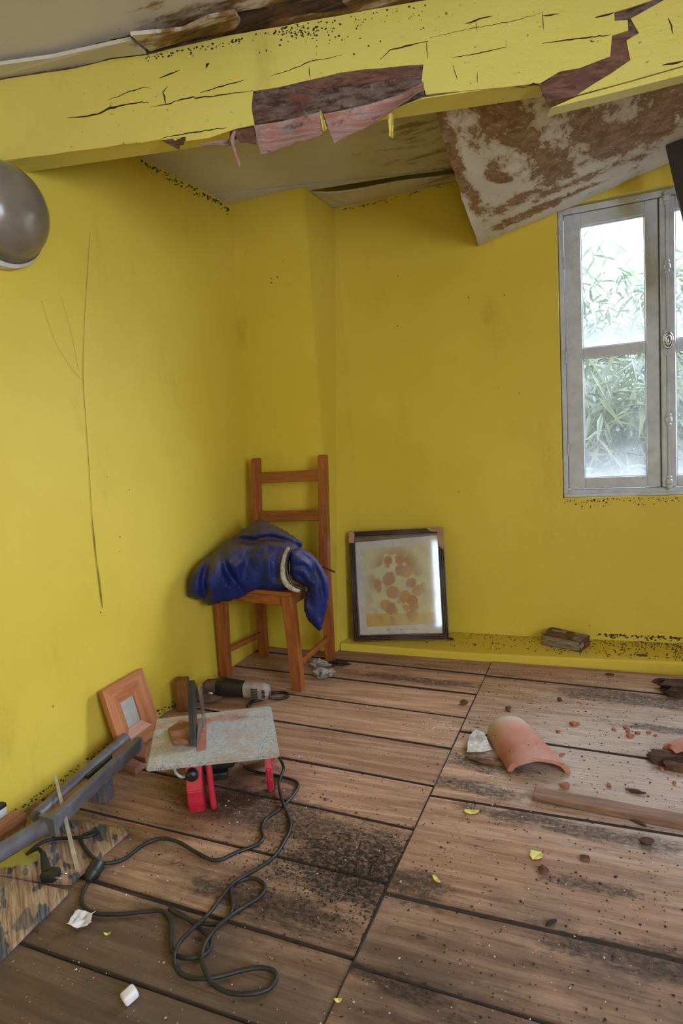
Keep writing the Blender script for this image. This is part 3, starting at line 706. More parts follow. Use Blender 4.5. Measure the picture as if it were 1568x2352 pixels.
skin('exposed_wood', [(1404, 82), (1444, 74), (1450, 140), (1400, 172), (1324, 222), (1256, 238), (1240, 196), (1284, 164), (1402, 130)], 'redtimber', -0.002, 0.003, 18, 3)
skin('exposed_wood', [(580, 286), (580, 212), (784, 170), (973, 152), (970, 192), (860, 235), (700, 268)], 'timber', -0.002, 0.004, 20, 2)
skin('bark_strip', [(690, 196), (860, 160), (970, 153), (968, 175), (800, 196), (720, 206)], 'redtimber', 0.001, 0.003, 16, 2)
# painted underside
def under(pts, mat='beam'):
    P = [Vector((x, beam_y(x)-BN.y*0 - 0 + d*(0.094), 2.001)) for x, d in pts]
    return build('paint_underside', prism(bmesh.new(), P, (0, 0, 0.004)), mat, beam)
under([(XL, 0), (-1.10, 0), (-1.02, 0.3), (-1.06, 1), (XL, 1)]); under([(-0.62, 0.8), (-0.47, 0.0), (-0.17, 0.0), (-0.15, 0.5), (-0.17, 1), (-0.62, 1)]); under([(-0.09, 0.2), (-0.03, 0), (XR, 0), (XR, 1), (-0.09, 1)])
# right-hand lower lip of painted wood that has dropped a little
P = [PB(x, y, 0.002) for x, y in ((1324, 222), (1450, 188), (1568, 154), (1760, 100), (1760, 118), (1568, 172), (1400, 215), (1264, 248))]
build('dropped_lip', prism(bmesh.new(), P, -BN*0.05), 'beam', beam)
# peeled flaps hanging from the lower edge
def flap(name, top, bot, mat, fwd=0.02, n=8, th=0.004):
    """sheet between two pixel polylines; top on the beam face, bottom hanging free"""
    bm = bmesh.new(); rows = []
    for j in range(n+1):
        t = j/n
        def at(pl):
            f = t*(len(pl)-1); i = min(int(f), len(pl)-2); g = f-i
            return (pl[i][0]*(1-g)+pl[i+1][0]*g, pl[i][1]*(1-g)+pl[i+1][1]*g)
        (ax, ay), (bx_, by) = at(top), at(bot); col = []
        for i in range(5):
            s = i/4; jx = rb.uniform(-2, 2) if i == 4 else 0
            col.append(PB(ax+(bx_-ax)*s+jx, ay+(by-ay)*s+jx, 0.005+fwd*s*s+0.004*math.sin(t*7+s*3)))
        rows.append(col)
    F = [[bm.verts.new(p) for p in c] for c in rows]; B = [[bm.verts.new(p-BN*th) for p in c] for c in rows]
    for i in range(n):
        for j in range(4):
            bm.faces.new((F[i][j], F[i+1][j], F[i+1][j+1], F[i][j+1])); bm.faces.new((B[i][j], B[i][j+1], B[i+1][j+1], B[i+1][j]))
        bm.faces.new((F[i][0], B[i][0], B[i+1][0], F[i+1][0])); bm.faces.new((F[i][4], F[i+1][4], B[i+1][4], B[i][4]))
    for c, d in ((F[0], B[0]), (F[n], B[n])):
        for j in range(4): bm.faces.new((c[j], c[j+1], d[j+1], d[j]))
    return build(name, bm, mat, beam, smooth=True, autosmooth=40)
flap('peeling_flap', [(583, 288), (640, 280), (734, 257)], [(598, 355), (660, 335), (739, 308)], 'flap', 0.035)
flap('peeling_flap', [(742, 262), (840, 242), (925, 215), (973, 188)], [(766, 328), (850, 285), (925, 235), (973, 205)], 'flap', 0.03)
flap('peeling_flap', [(535, 298), (583, 293)], [(548, 325), (587, 330)], 'redtimber', 0.01, 4)
flap('peeling_flap', [(372, 322), (425, 314)], [(408, 342), (424, 326)], 'redtimber', 0.02, 4)
flap('peeling_flap', [(455, 330), (535, 318)], [(465, 334), (535, 334)], 'flap', 0.012, 4)
flap('peeling_flap', [(890, 262), (905, 258)], [(894, 313), (902, 316)], 'beam', 0.02, 4, 0.002)
flap('peeling_flap', [(733, 254), (738, 253)], [(740, 300), (752, 298)], 'beam', 0.03, 4, 0.002)
bm = tube(bmesh.new(), [PB(540, 300, 0.012), PB(533, 318, 0.018), PB(538, 345, 0.03), PB(548, 372, 0.035), PB(550, 384, 0.04)], 0.006, 6, 6, radii=[0.003, 0.007, 0.006, 0.005, 0.001], flat=0.4)
build('curled_peel', bm, 'flap', beam, smooth=True)
# cracks in the paint
def crack(pts, wmax):
    pts = jag(pts, 9, 1.3, rb, False)+[pts[-1]]; n = len(pts); a, b = [], []
    for i, (x, y) in enumerate(pts):
        p, q = pts[max(i-1, 0)], pts[min(i+1, n-1)]; dx, dy = q[0]-p[0], q[1]-p[1]; L = math.hypot(dx, dy) or 1
        wd = 0.72*wmax*math.sin(math.pi*(0.08+0.84*i/(n-1)))*rb.uniform(0.6, 1.3)/2
        a.append(PB(x-dy/L*wd, y+dx/L*wd, 0.0042)); b.append(PB(x+dy/L*wd, y-dx/L*wd, 0.0042))
    return build('paint_crack', prism(bmesh.new(), a+b[::-1], BN*0.0006), 'crack', beam)
for pts, wd in (([(155, 271), (190, 268), (225, 262), (252, 248), (290, 240), (325, 234), (342, 237)], 6), ([(250, 230), (290, 213), (335, 200), (345, 203)], 3), ([(365, 180), (390, 170), (413, 161)], 4),
                ([(345, 246), (382, 240), (418, 228), (445, 222), (448, 226), (500, 219), (550, 213), (582, 208)], 4), ([(382, 240), (378, 222), (374, 212), (385, 198)], 4), ([(460, 213), (500, 200), (530, 192), (562, 183)], 4),
                ([(253, 248), (255, 236)], 3), ([(620, 175), (690, 152), (710, 142), (785, 126)], 2.5), ([(710, 152), (712, 180)], 2), ([(726, 128), (727, 118)], 3), ([(473, 147), (480, 145), (472, 158)], 3),
                ([(872, 137), (895, 115), (930, 106), (983, 95)], 4), ([(979, 98), (982, 134)], 2.5), ([(1068, 54), (1090, 48), (1115, 40), (1130, 37)], 6), ([(1093, 50), (1096, 72)], 2), ([(1037, 133), (1090, 124), (1162, 108), (1162, 92)], 3),
                ([(1040, 150), (1044, 165), (1050, 182)], 3), ([(1096, 165), (1096, 190)], 2), ([(1244, 36), (1285, 32)], 4), ([(1245, 100), (1300, 92), (1404, 80)], 4), ([(1366, 40), (1409, 29)], 6), ([(1534, 42), (1542, 60), (1545, 78)], 6),
                ([(1210, 198), (1225, 193), (1241, 197)], 7), ([(985, 88), (1080, 66), (1180, 48), (1250, 28)], 1.5), ([(370, 318), (440, 305), (520, 293)], 4), ([(1466, 98), (1472, 96)], 8), ([(1180, 200), (1210, 200)], 3), ([(690, 20), (692, 33)], 3), ([(815, 38), (818, 52)], 3),
                ([(1520, 150), (1545, 146), (1568, 140)], 7), ([(1246, 30), (1248, 70)], 2)):
    crack(pts, wd)
bm = bmesh.new()
for i in range(260):
    if i < 120: x, y = rb.gauss(690, 45), rb.gauss(66, 12)
    elif i < 190: x = rb.uniform(330, 560); y = 128-(x-340)*0.19+abs(rb.gauss(0, 7))
    else: x = rb.uniform(580, 980); y = 75-(x-580)*0.17+abs(rb.gauss(0, 30))
    if PB(x, y).z > ZC-0.004: continue
    s = rb.uniform(0.8, 3.0); P = [PB(x+s*math.cos(a)*rb.uniform(0.6, 1.3), y+s*math.sin(a)*rb.uniform(0.5, 1.2), 0.0042) for a in (0, 1.2, 2.5, 3.7, 5)]
    prism(bm, P, BN*0.0005)
tag(build('mould_specks', bm, 'crack', beam), kind='stuff')

# ------------------------------------------------------------------ fallen ceiling board
c_tl, c_tr = PZ(1000, 258, 2.045), PZ(1800, 120, 2.07)
c_bl = PWL(1100, 565, -0.012); c_br = PWL(1720, 295, -0.012)
bm = bmesh.new(); n = 22; G = []
for i in range(n+1):
    row = []
    for j in range(n+1):
        u, v = i/n, j/n
        p = (c_tl*(1-u)+c_tr*u)*(1-v)+(c_bl*(1-u)+c_br*u)*v
        p.z -= 0.02*math.sin(math.pi*v)*(1-0.3*u)+0.004*mnoise.noise((u*4, v*4, 1)); e = 0.006
        if i == 0: p.x += e*mnoise.noise((v*11, 3, 0))
        if j == n: p.z += e*mnoise.noise((u*14, 7, 0))
        row.append(p)
    G.append(row)
F = [[bm.verts.new(p) for p in r] for r in G]; B = [[bm.verts.new(p+Vector((0, -0.001, 0.013))) for p in r] for r in G]
for i in range(n):
    for j in range(n):
        bm.faces.new((F[i][j], F[i+1][j], F[i+1][j+1], F[i][j+1])); bm.faces.new((B[i][j], B[i][j+1], B[i+1][j+1], B[i+1][j]))
    for (a, b), (c, d) in (((i, 0), (i+1, 0)), ((i, n), (i+1, n)), ((0, i), (0, i+1)), ((n, i), (n, i+1))):
        bm.faces.new((F[a][b], F[c][d], B[c][d], B[a][b]))
tag(build('fallen_ceiling_board', bm, 'panel', smooth=True, autosmooth=35, origin=c_bl), 'big water-stained ceiling board hanging down in front of the window top', 'ceiling board')
bm = bmesh.new(); bar(bm, PY(1548, 300, 2.88), PY(1625, 640, 2.88), 0.075, 0.03, up=(0, 1, 0))
tag(build('broken_batten', bm, 'batten', origin=PY(1600, 560, 2.88)), 'dark broken roof batten hanging at the right edge before the window', 'batten')

# ------------------------------------------------------------------ window
win = thing('window_1', 'weathered grey-white casement window with dusty panes looking onto bamboo', None, (0, WA+0.045, 0), Matrix.Rotation(-math.atan(WB), 3, 'X'), kind='structure')
WX0, WX1, WZ0, WZ1 = OX0+0.002, OX1-0.002, OZ0+0.001, OZ1-0.001
def frame_bm(x0, x1, z0, z1, wl, wr, wb, wt, y0, y1, bev=0.004):
    bm = bmesh.new(); yc, d = (y0+y1)/2, y1-y0
    bx(bm, (x0+wl/2, yc, (z0+z1)/2), (wl, d, z1-z0), bev=bev); bx(bm, (x1-wr/2, yc, (z0+z1)/2), (wr, d, z1-z0), bev=bev)
    xm = (x0+wl+x1-wr)/2
    bx(bm, (xm, yc, z0+wb/2), (x1-x0-wl-wr+0.002, d-0.002, wb), bev=bev); bx(bm, (xm, yc, z1-wt/2), (x1-x0-wl-wr+0.002, d-0.002, wt), bev=bev)
    return bm
build('window_frame', frame_bm(WX0, WX1, WZ0, WZ1, 0.022, 0.022, 0.034, 0.028, -0.004, 0.07), 'win', win, local=True)
bm = bmesh.new(); bx(bm, ((WX0+WX1)/2, -0.012, WZ0+0.006), (WX1-WX0-0.004, 0.03, 0.014), bev=0.004)
build('drip_rail', bm, 'win', win, local=True)
MX = 0.206                                   # meeting line
for (x0, x1, wl, wr) in ((WX0+0.024, MX-0.0015, 0.072, 0.055), (MX+0.0015, WX1-0.024, 0.062, 0.072)):
    z0, z1 = WZ0+0.036, WZ1-0.030
    bm = frame_bm(x0, x1, z0, z1, wl, wr, 0.052, 0.058, 0.004, 0.046)
    bx(bm, ((x0+wl+x1-wr)/2, 0.026, 1.372), (x1-x0-wl-wr+0.002, 0.036, 0.046), bev=0.004)
    cs = build('casement', bm, 'win', win, local=True)
    for pz0, pz1 in ((z0+0.052, 1.349), (1.395, z1-0.058)):
        pw = x1-x0-wl-wr
        build('pane', BOX(((x0+wl+x1-wr)/2, 0.030, (pz0+pz1)/2), (pw+0.008, 0.003, pz1-pz0+0.008)), 'glass' if pz0 < 1 else 'glassu', cs, local=True, origin=((x0+wl+x1-wr)/2, 0.030, pz0))
        bb = bmesh.new(); e = 0.008     # glazing bead
        for a, b, wdt in (((x0+wl, 0.02, pz0), (x0+wl, 0.02, pz1), e), ((x1-wr, 0.02, pz0), (x1-wr, 0.02, pz1), e)):
            bar(bb, a, b, wdt, 0.012, up=(0, 1, 0))
        for a, b in (((x0+wl, 0.02, pz0), (x1-wr, 0.02, pz0)), ((x0+wl, 0.02, pz1), (x1-wr, 0.02, pz1))):
            bar(bb, a, b, e, 0.012, up=(0, 1, 0))
        build('glazing_bead', bb, 'win', cs, local=True)
for hz in (0.93, 1.36, 1.79):
    hb = cyl(bmesh.new(), (WX0+0.024, -0.004, hz-0.028), (WX0+0.024, -0.004, hz+0.028), 0.006, seg=10)
    build('hinge', hb, 'win', win, local=True, smooth=True, autosmooth=40)
# astragal with the espagnolette bolt
build('rebate', BOX((MX, 0.040, (WZ0+WZ1)/2), (0.03, 0.02, WZ1-WZ0-0.05)), 'win', win, local=True)
build('meeting_strip', BOX((MX+0.031, -0.006, (WZ0+WZ1)/2), (0.058, 0.022, WZ1-WZ0-0.07), bev=0.006), 'win', win, local=True)
ex = MX+0.030
bm = cyl(bmesh.new(), (ex, -0.022, 0.73), (ex, -0.022, 2.01), 0.0055, seg=10)
bolt = build('espagnolette_bolt', bm, 'win', win, local=True, smooth=True, autosmooth=40)
for gz in (0.765, 1.04, 1.70, 1.99):
    bm = lathe(bmesh.new(), [(0, -0.030), (0.009, -0.028), (0.012, -0.02), (0.008, -0.014), (0.014, -0.008), (0.014, 0.008), (0.008, 0.014), (0.012, 0.02), (0.009, 0.028), (0, 0.030)], (ex, -0.022, gz), (0, 0, 1), 14)
    bx(bm, (ex, -0.016, gz), (0.034, 0.006, 0.022), bev=0.002)
    build('bolt_guide', bm, 'win', bolt, local=True, smooth=True, autosmooth=40)
bm = bmesh.new(); bx(bm, (ex, -0.018, 1.378), (0.032, 0.012, 0.12), bev=0.005)
build('bolt_case', bm, 'win', bolt, local=True)
bm = bmesh.new()
for sc, hy in ((1.0, -0.030), (0.55, -0.040)):
    pts = [(ex+0.017*sc*math.cos(a), hy, 1.383+0.033*sc*math.sin(a)) for a in [2*math.pi*i/18 for i in range(19)]]
    tube(bm, pts, 0.005, 6, 0, caps=False)
bx(bm, (ex, -0.030, 1.383), (0.022, 0.010, 0.04), bev=0.004)
build('oval_knob', bm, 'chrome', bolt, local=True, smooth=True)
# a cobweb slung across the lower pane
bm = tube(bmesh.new(), [(-0.105, 0.0, 0.985), (-0.06, -0.006, 0.945), (0.0, -0.008, 0.918), (0.06, -0.008, 0.903), (0.125, -0.004, 0.888)], 0.0022, 5, 6)
tube(bm, [(-0.10, 0.0, 0.975), (-0.04, -0.006, 0.93), (0.03, -0.008, 0.905), (0.10, -0.004, 0.895)], 0.0012, 4, 6)
M4 = MW[win.name]; bm.transform(M4)
tag(build('cobweb', bm, 'web', origin=M4 @ Vector((0, -0.006, 0.93))), 'white cobweb slung across the lower left window pane', 'cobweb')
# outside reveal sits in the wall thickness; second window opening beside the camera is left bare to the daylight

# ------------------------------------------------------------------ lamp on the left wall
LC = Vector((XL, 1.468, 1.832))
lamp = thing('wall_lamp', 'round bulkhead wall lamp with smoked grey dome on the left wall', 'lamp', LC)
build('lamp_base', lathe(bmesh.new(), [(0, 0.0), (0.160, 0.0), (0.163, 0.010), (0.160, 0.036), (0.148, 0.046), (0, 0.046)], LC, (1, 0, 0), 48), 'white', lamp, smooth=True, autosmooth=40)
build('lamp_dome', lathe(bmesh.new(), [(0.145, 0.040)]+[(0.143*math.cos(a), 0.046+0.115*math.sin(a)) for a in [i*math.pi/2/14 for i in range(14)]]+[(0, 0.161)], LC, (1, 0, 0), 48), 'dome', lamp, smooth=True)
build('lamp_reflector', lathe(bmesh.new(), [(0.130, 0.047)]+[(0.127*math.cos(a), 0.05+0.085*math.sin(a)) for a in [i*math.pi/2/10 for i in range(10)]]+[(0, 0.135)], LC, (1, 0, 0), 40), 'gplate', lamp, smooth=True)
build('lamp_ring', lathe(bmesh.new(), [(0.143, 0.046), (0.150, 0.046), (0.150, 0.054), (0.141, 0.060)], LC, (1, 0, 0), 48), 'dome', lamp, smooth=True)

# wall socket at the left edge
sp = PX(-3, 1880, XL); sk = thing('wall_socket', 'white wall socket at the left edge low on the yellow wall', 'socket', sp)
build('socket_plate', BOX(sp+Vector((0.010, -0.02, 0)), (0.02, 0.075, 0.075), bev=0.005), 'white', sk)
build('socket_cap', BOX(sp+Vector((0.014, -0.02, 0.042)), (0.022, 0.07, 0.014), bev=0.003), 'black', sk)

# ================================================================== CHAIR
FL_, RL_, FR_, RR_ = Vector((-1.676, 2.365, 0)), Vector((-1.625, 2.635, 0)), Vector((-1.262, 2.305, 0)), Vector((-1.262, 2.645, 0))
chair = thing('wooden_chair', 'orange-stained wooden ladder-back chair in the corner with a jacket on it', 'chair', (FL_+RL_+FR_+RR_)/4)
SH = 0.425
def leg(pts, w, d):
    bm = bmesh.new(); rows = []
    for (p, ww, dd) in pts:
        rows.append([bm.verts.new(p+Vector((i*ww/2, j*dd/2, 0))) for i, j in ((-1, -1), (1, -1), (1, 1), (-1, 1))])
    for a, b in zip(rows, rows[1:]):
        for k in range(4): bm.faces.new((a[k], a[(k+1) % 4], b[(k+1) % 4], b[k]))
    bm.faces.new(rows[0][::-1]); bm.faces.new(rows[-1])
    bmesh.ops.bevel(bm, geom=[e for e in bm.edges], offset=0.004, segments=2, affect='EDGES')
    return bm
for f in (FL_, FR_):
    top = f+Vector((0.02 if f is FL_ else -0.012, 0.0, SH))
    build('leg', leg([(f, 0.046, 0.044), (top, 0.052, 0.046)], 0, 0), 'chair', chair)
posts = []
for f, xt in ((RL_, -1.618), (RR_, -1.254)):
    mid = f+Vector((0, 0.015, 0.42)); tp = Vector((xt, 2.725, 0.992 if f is RL_ else 0.990)); posts.append((mid, tp))
    build('back_post', leg([(f, 0.042, 0.040), (mid, 0.046, 0.046), (tp, 0.044, 0.030)], 0, 0), 'chair', chair)
def at_post(i, z):
    m, t = posts[i]; k = (z-m.z)/(t.z-m.z); return m+(t-m)*k
for z, h in ((0.895, 0.052), (0.705, 0.052)):
    a, b = at_post(0, z)+Vector((0.010, 0, 0)), at_post(1, z)+Vector((-0.010, 0, 0)); mm = (a+b)/2+Vector((0, 0.006, 0.0))
    bm = bmesh.new(); bar(bm, a, b, 0.020, h, bev=0.004)
    build('back_slat', bm, 'chairx', chair)
def rail(a, b, w, h, name='seat_rail', mat='chairx'): build(name, bar(bmesh.new(), a, b, w, h, bev=0.004), mat, chair)
up = Vector((0, 0, SH-0.025))
rail(FL_+up+Vector((0.03, 0, 0)), FR_+up+Vector((-0.03, 0, 0)), 0.024, 0.05)
rail(RL_+up+Vector((0.015, 0.015, 0)), RR_+up+Vector((-0.015, 0.015, 0)), 0.022, 0.05)
rail(FL_+up+Vector((0.018, 0.015, 0)), RL_+up, 0.022, 0.05); rail(FR_+up+Vector((-0.01, 0.015, 0)), RR_+up, 0.022, 0.05)
bm = prism(bmesh.new(), [FL_+Vector((-0.004, -0.025, SH)), FR_+Vector((0.015, -0.025, SH)), RR_+Vector((-0.024, 0.01, SH)), RL_+Vector((0.024, 0.01, SH))], (0, 0, 0.016))
build('seat', bm, 'chairx', chair)
for a, b in ((FL_, RL_), (FR_, RR_)):
    rail(a+Vector((0.008, 0.02, 0.118)), b+Vector((0, -0.015, 0.118)), 0.018, 0.026, 'stretcher', 'chair')

# ------------------------------------------------------------------ jacket
jk = thing('jacket', 'crumpled dusty blue padded jacket heaped on the wooden chair', 'jacket', (-1.44, 2.42, SH+0.016))
def inside(pt, poly):
    x, y = pt; c = False; n = len(poly)
    for i in range(n):
        (x1, y1), (x2, y2) = poly[i], poly[i-1]
        if (y1 > y) != (y2 > y) and x < (x2-x1)*(y-y1)/(y2-y1)+x1: c = not c
    return c
def seg_d(pt, a, b):
    ax_, ay_, bx_, by_ = a[0], a[1], b[0], b[1]; L2 = (bx_-ax_)**2+(by_-ay_)**2 or 1
    t = max(0, min(1, ((pt[0]-ax_)*(bx_-ax_)+(pt[1]-ay_)*(by_-ay_))/L2))
    return math.hypot(pt[0]-ax_-t*(bx_-ax_), pt[1]-ay_-t*(by_-ay_))
def line_d(pt, pl, closed=False):
    return min(seg_d(pt, pl[i], pl[(i+1) % len(pl)]) for i in range(len(pl) if closed else len(pl)-1))
def padded(name, poly, ycen, T, soft, creases, mat, step=5, zmin=None, bumps=0.012, seed=0.0):
    """padded cloth: the outline seen from the front, filled out to a real thickness, with stitched-down creases"""
    x0, x1 = min(p[0] for p in poly), max(p[0] for p in poly); y0, y1 = min(p[1] for p in poly), max(p[1] for p in poly)
    bm = bmesh.new(); Fv, Bv = {}, {}
    nx, ny = int((x1-x0)/step)+2, int((y1-y0)/step)+2
    for i in range(nx):
        for j in range(ny):
            pt = (x0+i*step, y0+j*step)
            if not inside(pt, poly): continue
            d = min(line_d(pt, poly, True)/soft, 1.0); h = T*math.sqrt(max(0.0, 1-(1-d)**2))+0.004
            c = 0.0
            for pl, dep, wid in creases: c = max(c, 1.4*dep*math.exp(-(line_d(pt, pl)/wid)**2))
            fold = bumps*(mnoise.noise(Vector((pt[0]/34, pt[1]/60, seed)))+0.6*mnoise.noise(Vector((pt[0]/15+pt[1]/40, pt[1]/32, seed+4))))
            Y = ycen(*pt)
            Fv[i, j] = bm.verts.new(PY(pt[0], pt[1], Y-h+c-fold*d)); Bv[i, j] = bm.verts.new(PY(pt[0], pt[1], Y+h*0.8))
    def quad(V, k, flip):
        q = [V[k], V[k[0]+1, k[1]], V[k[0]+1, k[1]+1], V[k[0], k[1]+1]]; bm.faces.new(q[::-1] if flip else q)
    full = lambda k: all(t in Fv for t in (k, (k[0]+1, k[1]), (k[0]+1, k[1]+1), (k[0], k[1]+1)))
    for k in list(Fv):
        if full(k): quad(Fv, k, False); quad(Bv, k, True)
    fmap = {v: k for k, v in Fv.items()}
    for e in [e for e in bm.edges if len(e.link_faces) == 1 and e.verts[0] in fmap and e.verts[1] in fmap]:
        a, b = e.verts; bm.faces.new((a, b, Bv[fmap[b]], Bv[fmap[a]]))
    bmesh.ops.delete(bm, geom=[v for v in bm.verts if not v.link_faces], context='VERTS')
    if zmin is not None:
        for v in bm.verts:
            if v.co.y > 2.335 and v.co.x < -1.24 and v.co.z < zmin: v.co.z = zmin
    bmesh.ops.smooth_vert(bm, verts=bm.verts[:], factor=0.5, use_axis_x=True, use_axis_y=True, use_axis_z=True)
    o = build(name, bm, mat, jk, smooth=True)
    m = o.modifiers.new('soften', 'SMOOTH'); m.iterations = 1; m.factor = 0.5
    o.modifiers.new('round', 'SUBSURF').levels = 1; o.modifiers['round'].render_levels = 1
    return o
body_poly = [(x+(x-570)*0.035, y+(9 if y > 1340 else -6)) for x, y in [(430, 1362), (433, 1338), (444, 1312), (466, 1288), (488, 1273), (520, 1244), (545, 1228), (570, 1206), (592, 1194), (608, 1197), (640, 1214), (672, 1232), (694, 1250), (694, 1262), (676, 1280), (664, 1300), (662, 1326), (676, 1348), (690, 1358), (662, 1357), (640, 1365), (612, 1362), (590, 1360),
             (560, 1374), (530, 1381), (500, 1387), (478, 1384), (466, 1374), (448, 1370)]]
padded('jacket_body', body_poly, lambda x, y: 2.21+0.19*min(1, max(0, (x-430)/140))+0.10*min(1, max(0, (1290-y)/90)), 0.135, 52,
       [([(486, 1274), (472, 1305), (466, 1340), (472, 1376)], 0.035, 8), ([(512, 1256), (512, 1285), (520, 1310), (540, 1340), (562, 1362)], 0.028, 9), ([(530, 1243), (556, 1240), (585, 1245), (600, 1240), (622, 1236), (660, 1244), (690, 1256)], 0.040, 7),
        ([(586, 1246), (578, 1260), (570, 1272)], 0.014, 6), ([(560, 1300), (562, 1330), (556, 1356)], 0.010, 8), ([(604, 1290), (596, 1330), (604, 1356)], 0.012, 9), ([(640, 1262), (628, 1290), (632, 1330)], 0.014, 9), ([(520, 1290), (545, 1280), (570, 1290)], 0.010, 6), ([(600, 1275), (620, 1262)], 0.010, 6)],
       'jacket', zmin=SH+0.018)
sleeve_poly = [(664, 1262), (690, 1254), (712, 1264), (732, 1284), (748, 1308), (758, 1330), (761, 1352), (756, 1385), (748, 1420), (740, 1452), (733, 1456), (716, 1440), (700, 1420), (694, 1398), (697, 1372), (702, 1352), (690, 1346), (672, 1336), (663, 1318), (661, 1290)]
padded('jacket_sleeve', sleeve_poly, lambda x, y: 2.33+0.07*min(1, max(0, (x-660)/60)), 0.075, 30,
       [([(690, 1270), (715, 1290), (735, 1330), (742, 1370), (738, 1420)], 0.014, 6), ([(672, 1300), (700, 1300), (722, 1330)], 0.012, 6), ([(668, 1318), (690, 1322), (708, 1345), (712, 1390)], 0.012, 6)], 'jacket', step=4, seed=9.0)
LY = 2.245
bm = tube(bmesh.new(), [PY(662, 1258, 2.32), PY(655, 1275, 2.30), PY(650, 1300, 2.27), PY(651, 1325, 2.26), PY(659, 1342, 2.26), PY(673, 1352, 2.26), PY(688, 1358, 2.27)], 0.012, 8, 6, radii=[0.008, 0.011, 0.012, 0.013, 0.014, 0.012, 0.007])
lin = build('fleece_lining', bm, 'lining', jk, smooth=True)
bm = tube(bmesh.new(), [PY(668, 1262, 2.31), PY(662, 1278, 2.285), PY(658, 1300, 2.262), PY(661, 1325, 2.25), PY(669, 1340, 2.25), PY(682, 1350, 2.255), PY(694, 1353, 2.265)], 0.004, 6, 6)
build('zip', bm, 'black', jk, smooth=True)
bm = tube(bmesh.new(), [PY(556, 1238, 2.375), PY(580, 1237, 2.365), PY(600, 1237, 2.36), PY(618, 1232, 2.37)], 0.008, 6, 6, radii=[0.003, 0.009, 0.010, 0.004], flat=0.7)
build('collar_lining', bm, 'maroon', jk, smooth=True)
bm = tube(bmesh.new(), [PY(738, 1300, 2.40), PY(755, 1308, 2.40), PY(769, 1314, 2.40)], 0.004, 6, 4)
build('drawcord', bm, 'black', jk, smooth=True)

# ================================================================== PICTURE leaning on the plinth
def leaning(name, label, cat, bl, br, tl, tr):
    u = br-bl; v = ((tl-bl)+(tr-br))/2; b = basis(u, v)
    vv = (v-u.normalized()*v.dot(u.normalized()))
    return thing(name, label, cat, bl, b), u.length, vv.length
pbl, pbr = PZ(813, 1472, 0.036), PZ(1031, 1467, 0.036)
ptl, ptr = PY(808, 1220, 2.935), PY(1012, 1213, 3.075)
pic, pw, ph = leaning('framed_picture', 'dark brown picture frame with a faded orange print leaning on the window wall', 'picture', pbl, pbr, ptl, ptr)
FW = 0.030
def fbar(pts, y0, y1, mat, parent, name='frame_bar', ridges=True):
    bm = prism(bmesh.new(), [Vector((x, y0, z)) for x, z in pts], (0, y1-y0, 0))
    return build(name, bm, mat, parent, local=True)
def mitre(w, h, f):
    return [[(0, 0), (w, 0), (w-f, f), (f, f)], [(w, 0), (w, h), (w-f, h-f), (w-f, f)], [(w, h), (0, h), (f, h-f), (w-f, h-f)], [(0, h), (0, 0), (f, f), (f, h-f)]]
for i, q in enumerate(mitre(pw, ph, FW)):
    fb = fbar(q, -0.020, 0.004, 'pframe', pic)
    bm = bmesh.new()
    for k in (0.22, 0.5, 0.78):                     # reeded moulding
        a = Vector((q[0][0]*(1-k)+q[3][0]*k, -0.021, q[0][1]*(1-k)+q[3][1]*k)); b = Vector((q[1][0]*(1-k)+q[2][0]*k, -0.021, q[1][1]*(1-k)+q[2][1]*k))
        cyl(bm, a, b, 0.0028, seg=6)
    build('reeding', bm, 'pframe', fb, local=True, smooth=True)
def chip(pts, name='chipped_patch'):
    bm = prism(bmesh.new(), [Vector((x, -0.0245, z)) for x, z in jag([(p[0]*1000, p[1]*1000) for p in pts], 12, 1.5, rb)], (0, 0.003, 0)) if False else prism(bmesh.new(), [Vector((x/1000, -0.0246, z/1000)) for x, z in jag([(p[0]*1000, p[1]*1000) for p in pts], 12, 1.5, rb)], (0, 0.006, 0))
    return build(name, bm, 'pchip', pic, local=True)
chip([(0.0, ph), (0.0, ph-0.055), (0.027, ph-0.058), (0.030, ph-0.012), (0.024, ph)])
chip([(pw, ph), (pw-0.085, ph), (pw-0.065, ph-0.016), (pw-0.030, ph-0.022), (pw-0.026, ph-0.09), (pw-0.008, ph-0.11), (pw, ph-0.10)])
build('backing', BOX((pw/2, 0.0, ph/2), (pw-0.03, 0.004, ph-0.03)), 'pframe', pic, local=True)
pt = R(-1.2)
bm = prism(bmesh.new(), [Vector(p) for p in ((FW+0.004, -0.004, FW-0.006), (pw-FW-0.004, -0.004, FW-0.002), (pw-FW+0.002, -0.004, ph-FW-0.008), (FW-0.004, -0.004, ph-FW-0.026))], (0, 0.001, 0))
build('mount', bm, 'paper', pic, local=True)
px0, px1, pz0, pz1 = FW+0.035, pw-FW-0.032, FW+0.042, ph-FW-0.058
bm = prism(bmesh.new(), [Vector((px0+0.004, -0.0055, pz0-0.003)), Vector((px1+0.004, -0.0055, pz0+0.004)), Vector((px1, -0.0055, pz1+0.010)), Vector((px0, -0.0055, pz1-0.004))], (0, 0.001, 0))
build('print', bm, 'print', pic, local=True, origin=(px0, 0, pz0))
bm = bmesh.new(); xx = pw*0.36
rc = random.Random(2)
while xx < pw*0.66:                                  # the caption is too faded to read: a broken line of grey marks
    l = rc.uniform(0.004, 0.012); bx(bm, (xx+l/2, -0.0056, FW+0.022), (l, 0.0006, rc.uniform(0.002, 0.005))); xx += l+rc.uniform(0.002, 0.006)
build('faded_caption', bm, 'ink', pic, local=True)
build('picture_glass', BOX((pw/2, -0.011, ph/2), (pw-0.05, 0.002, ph-0.05)), 'pglass', pic, local=True)

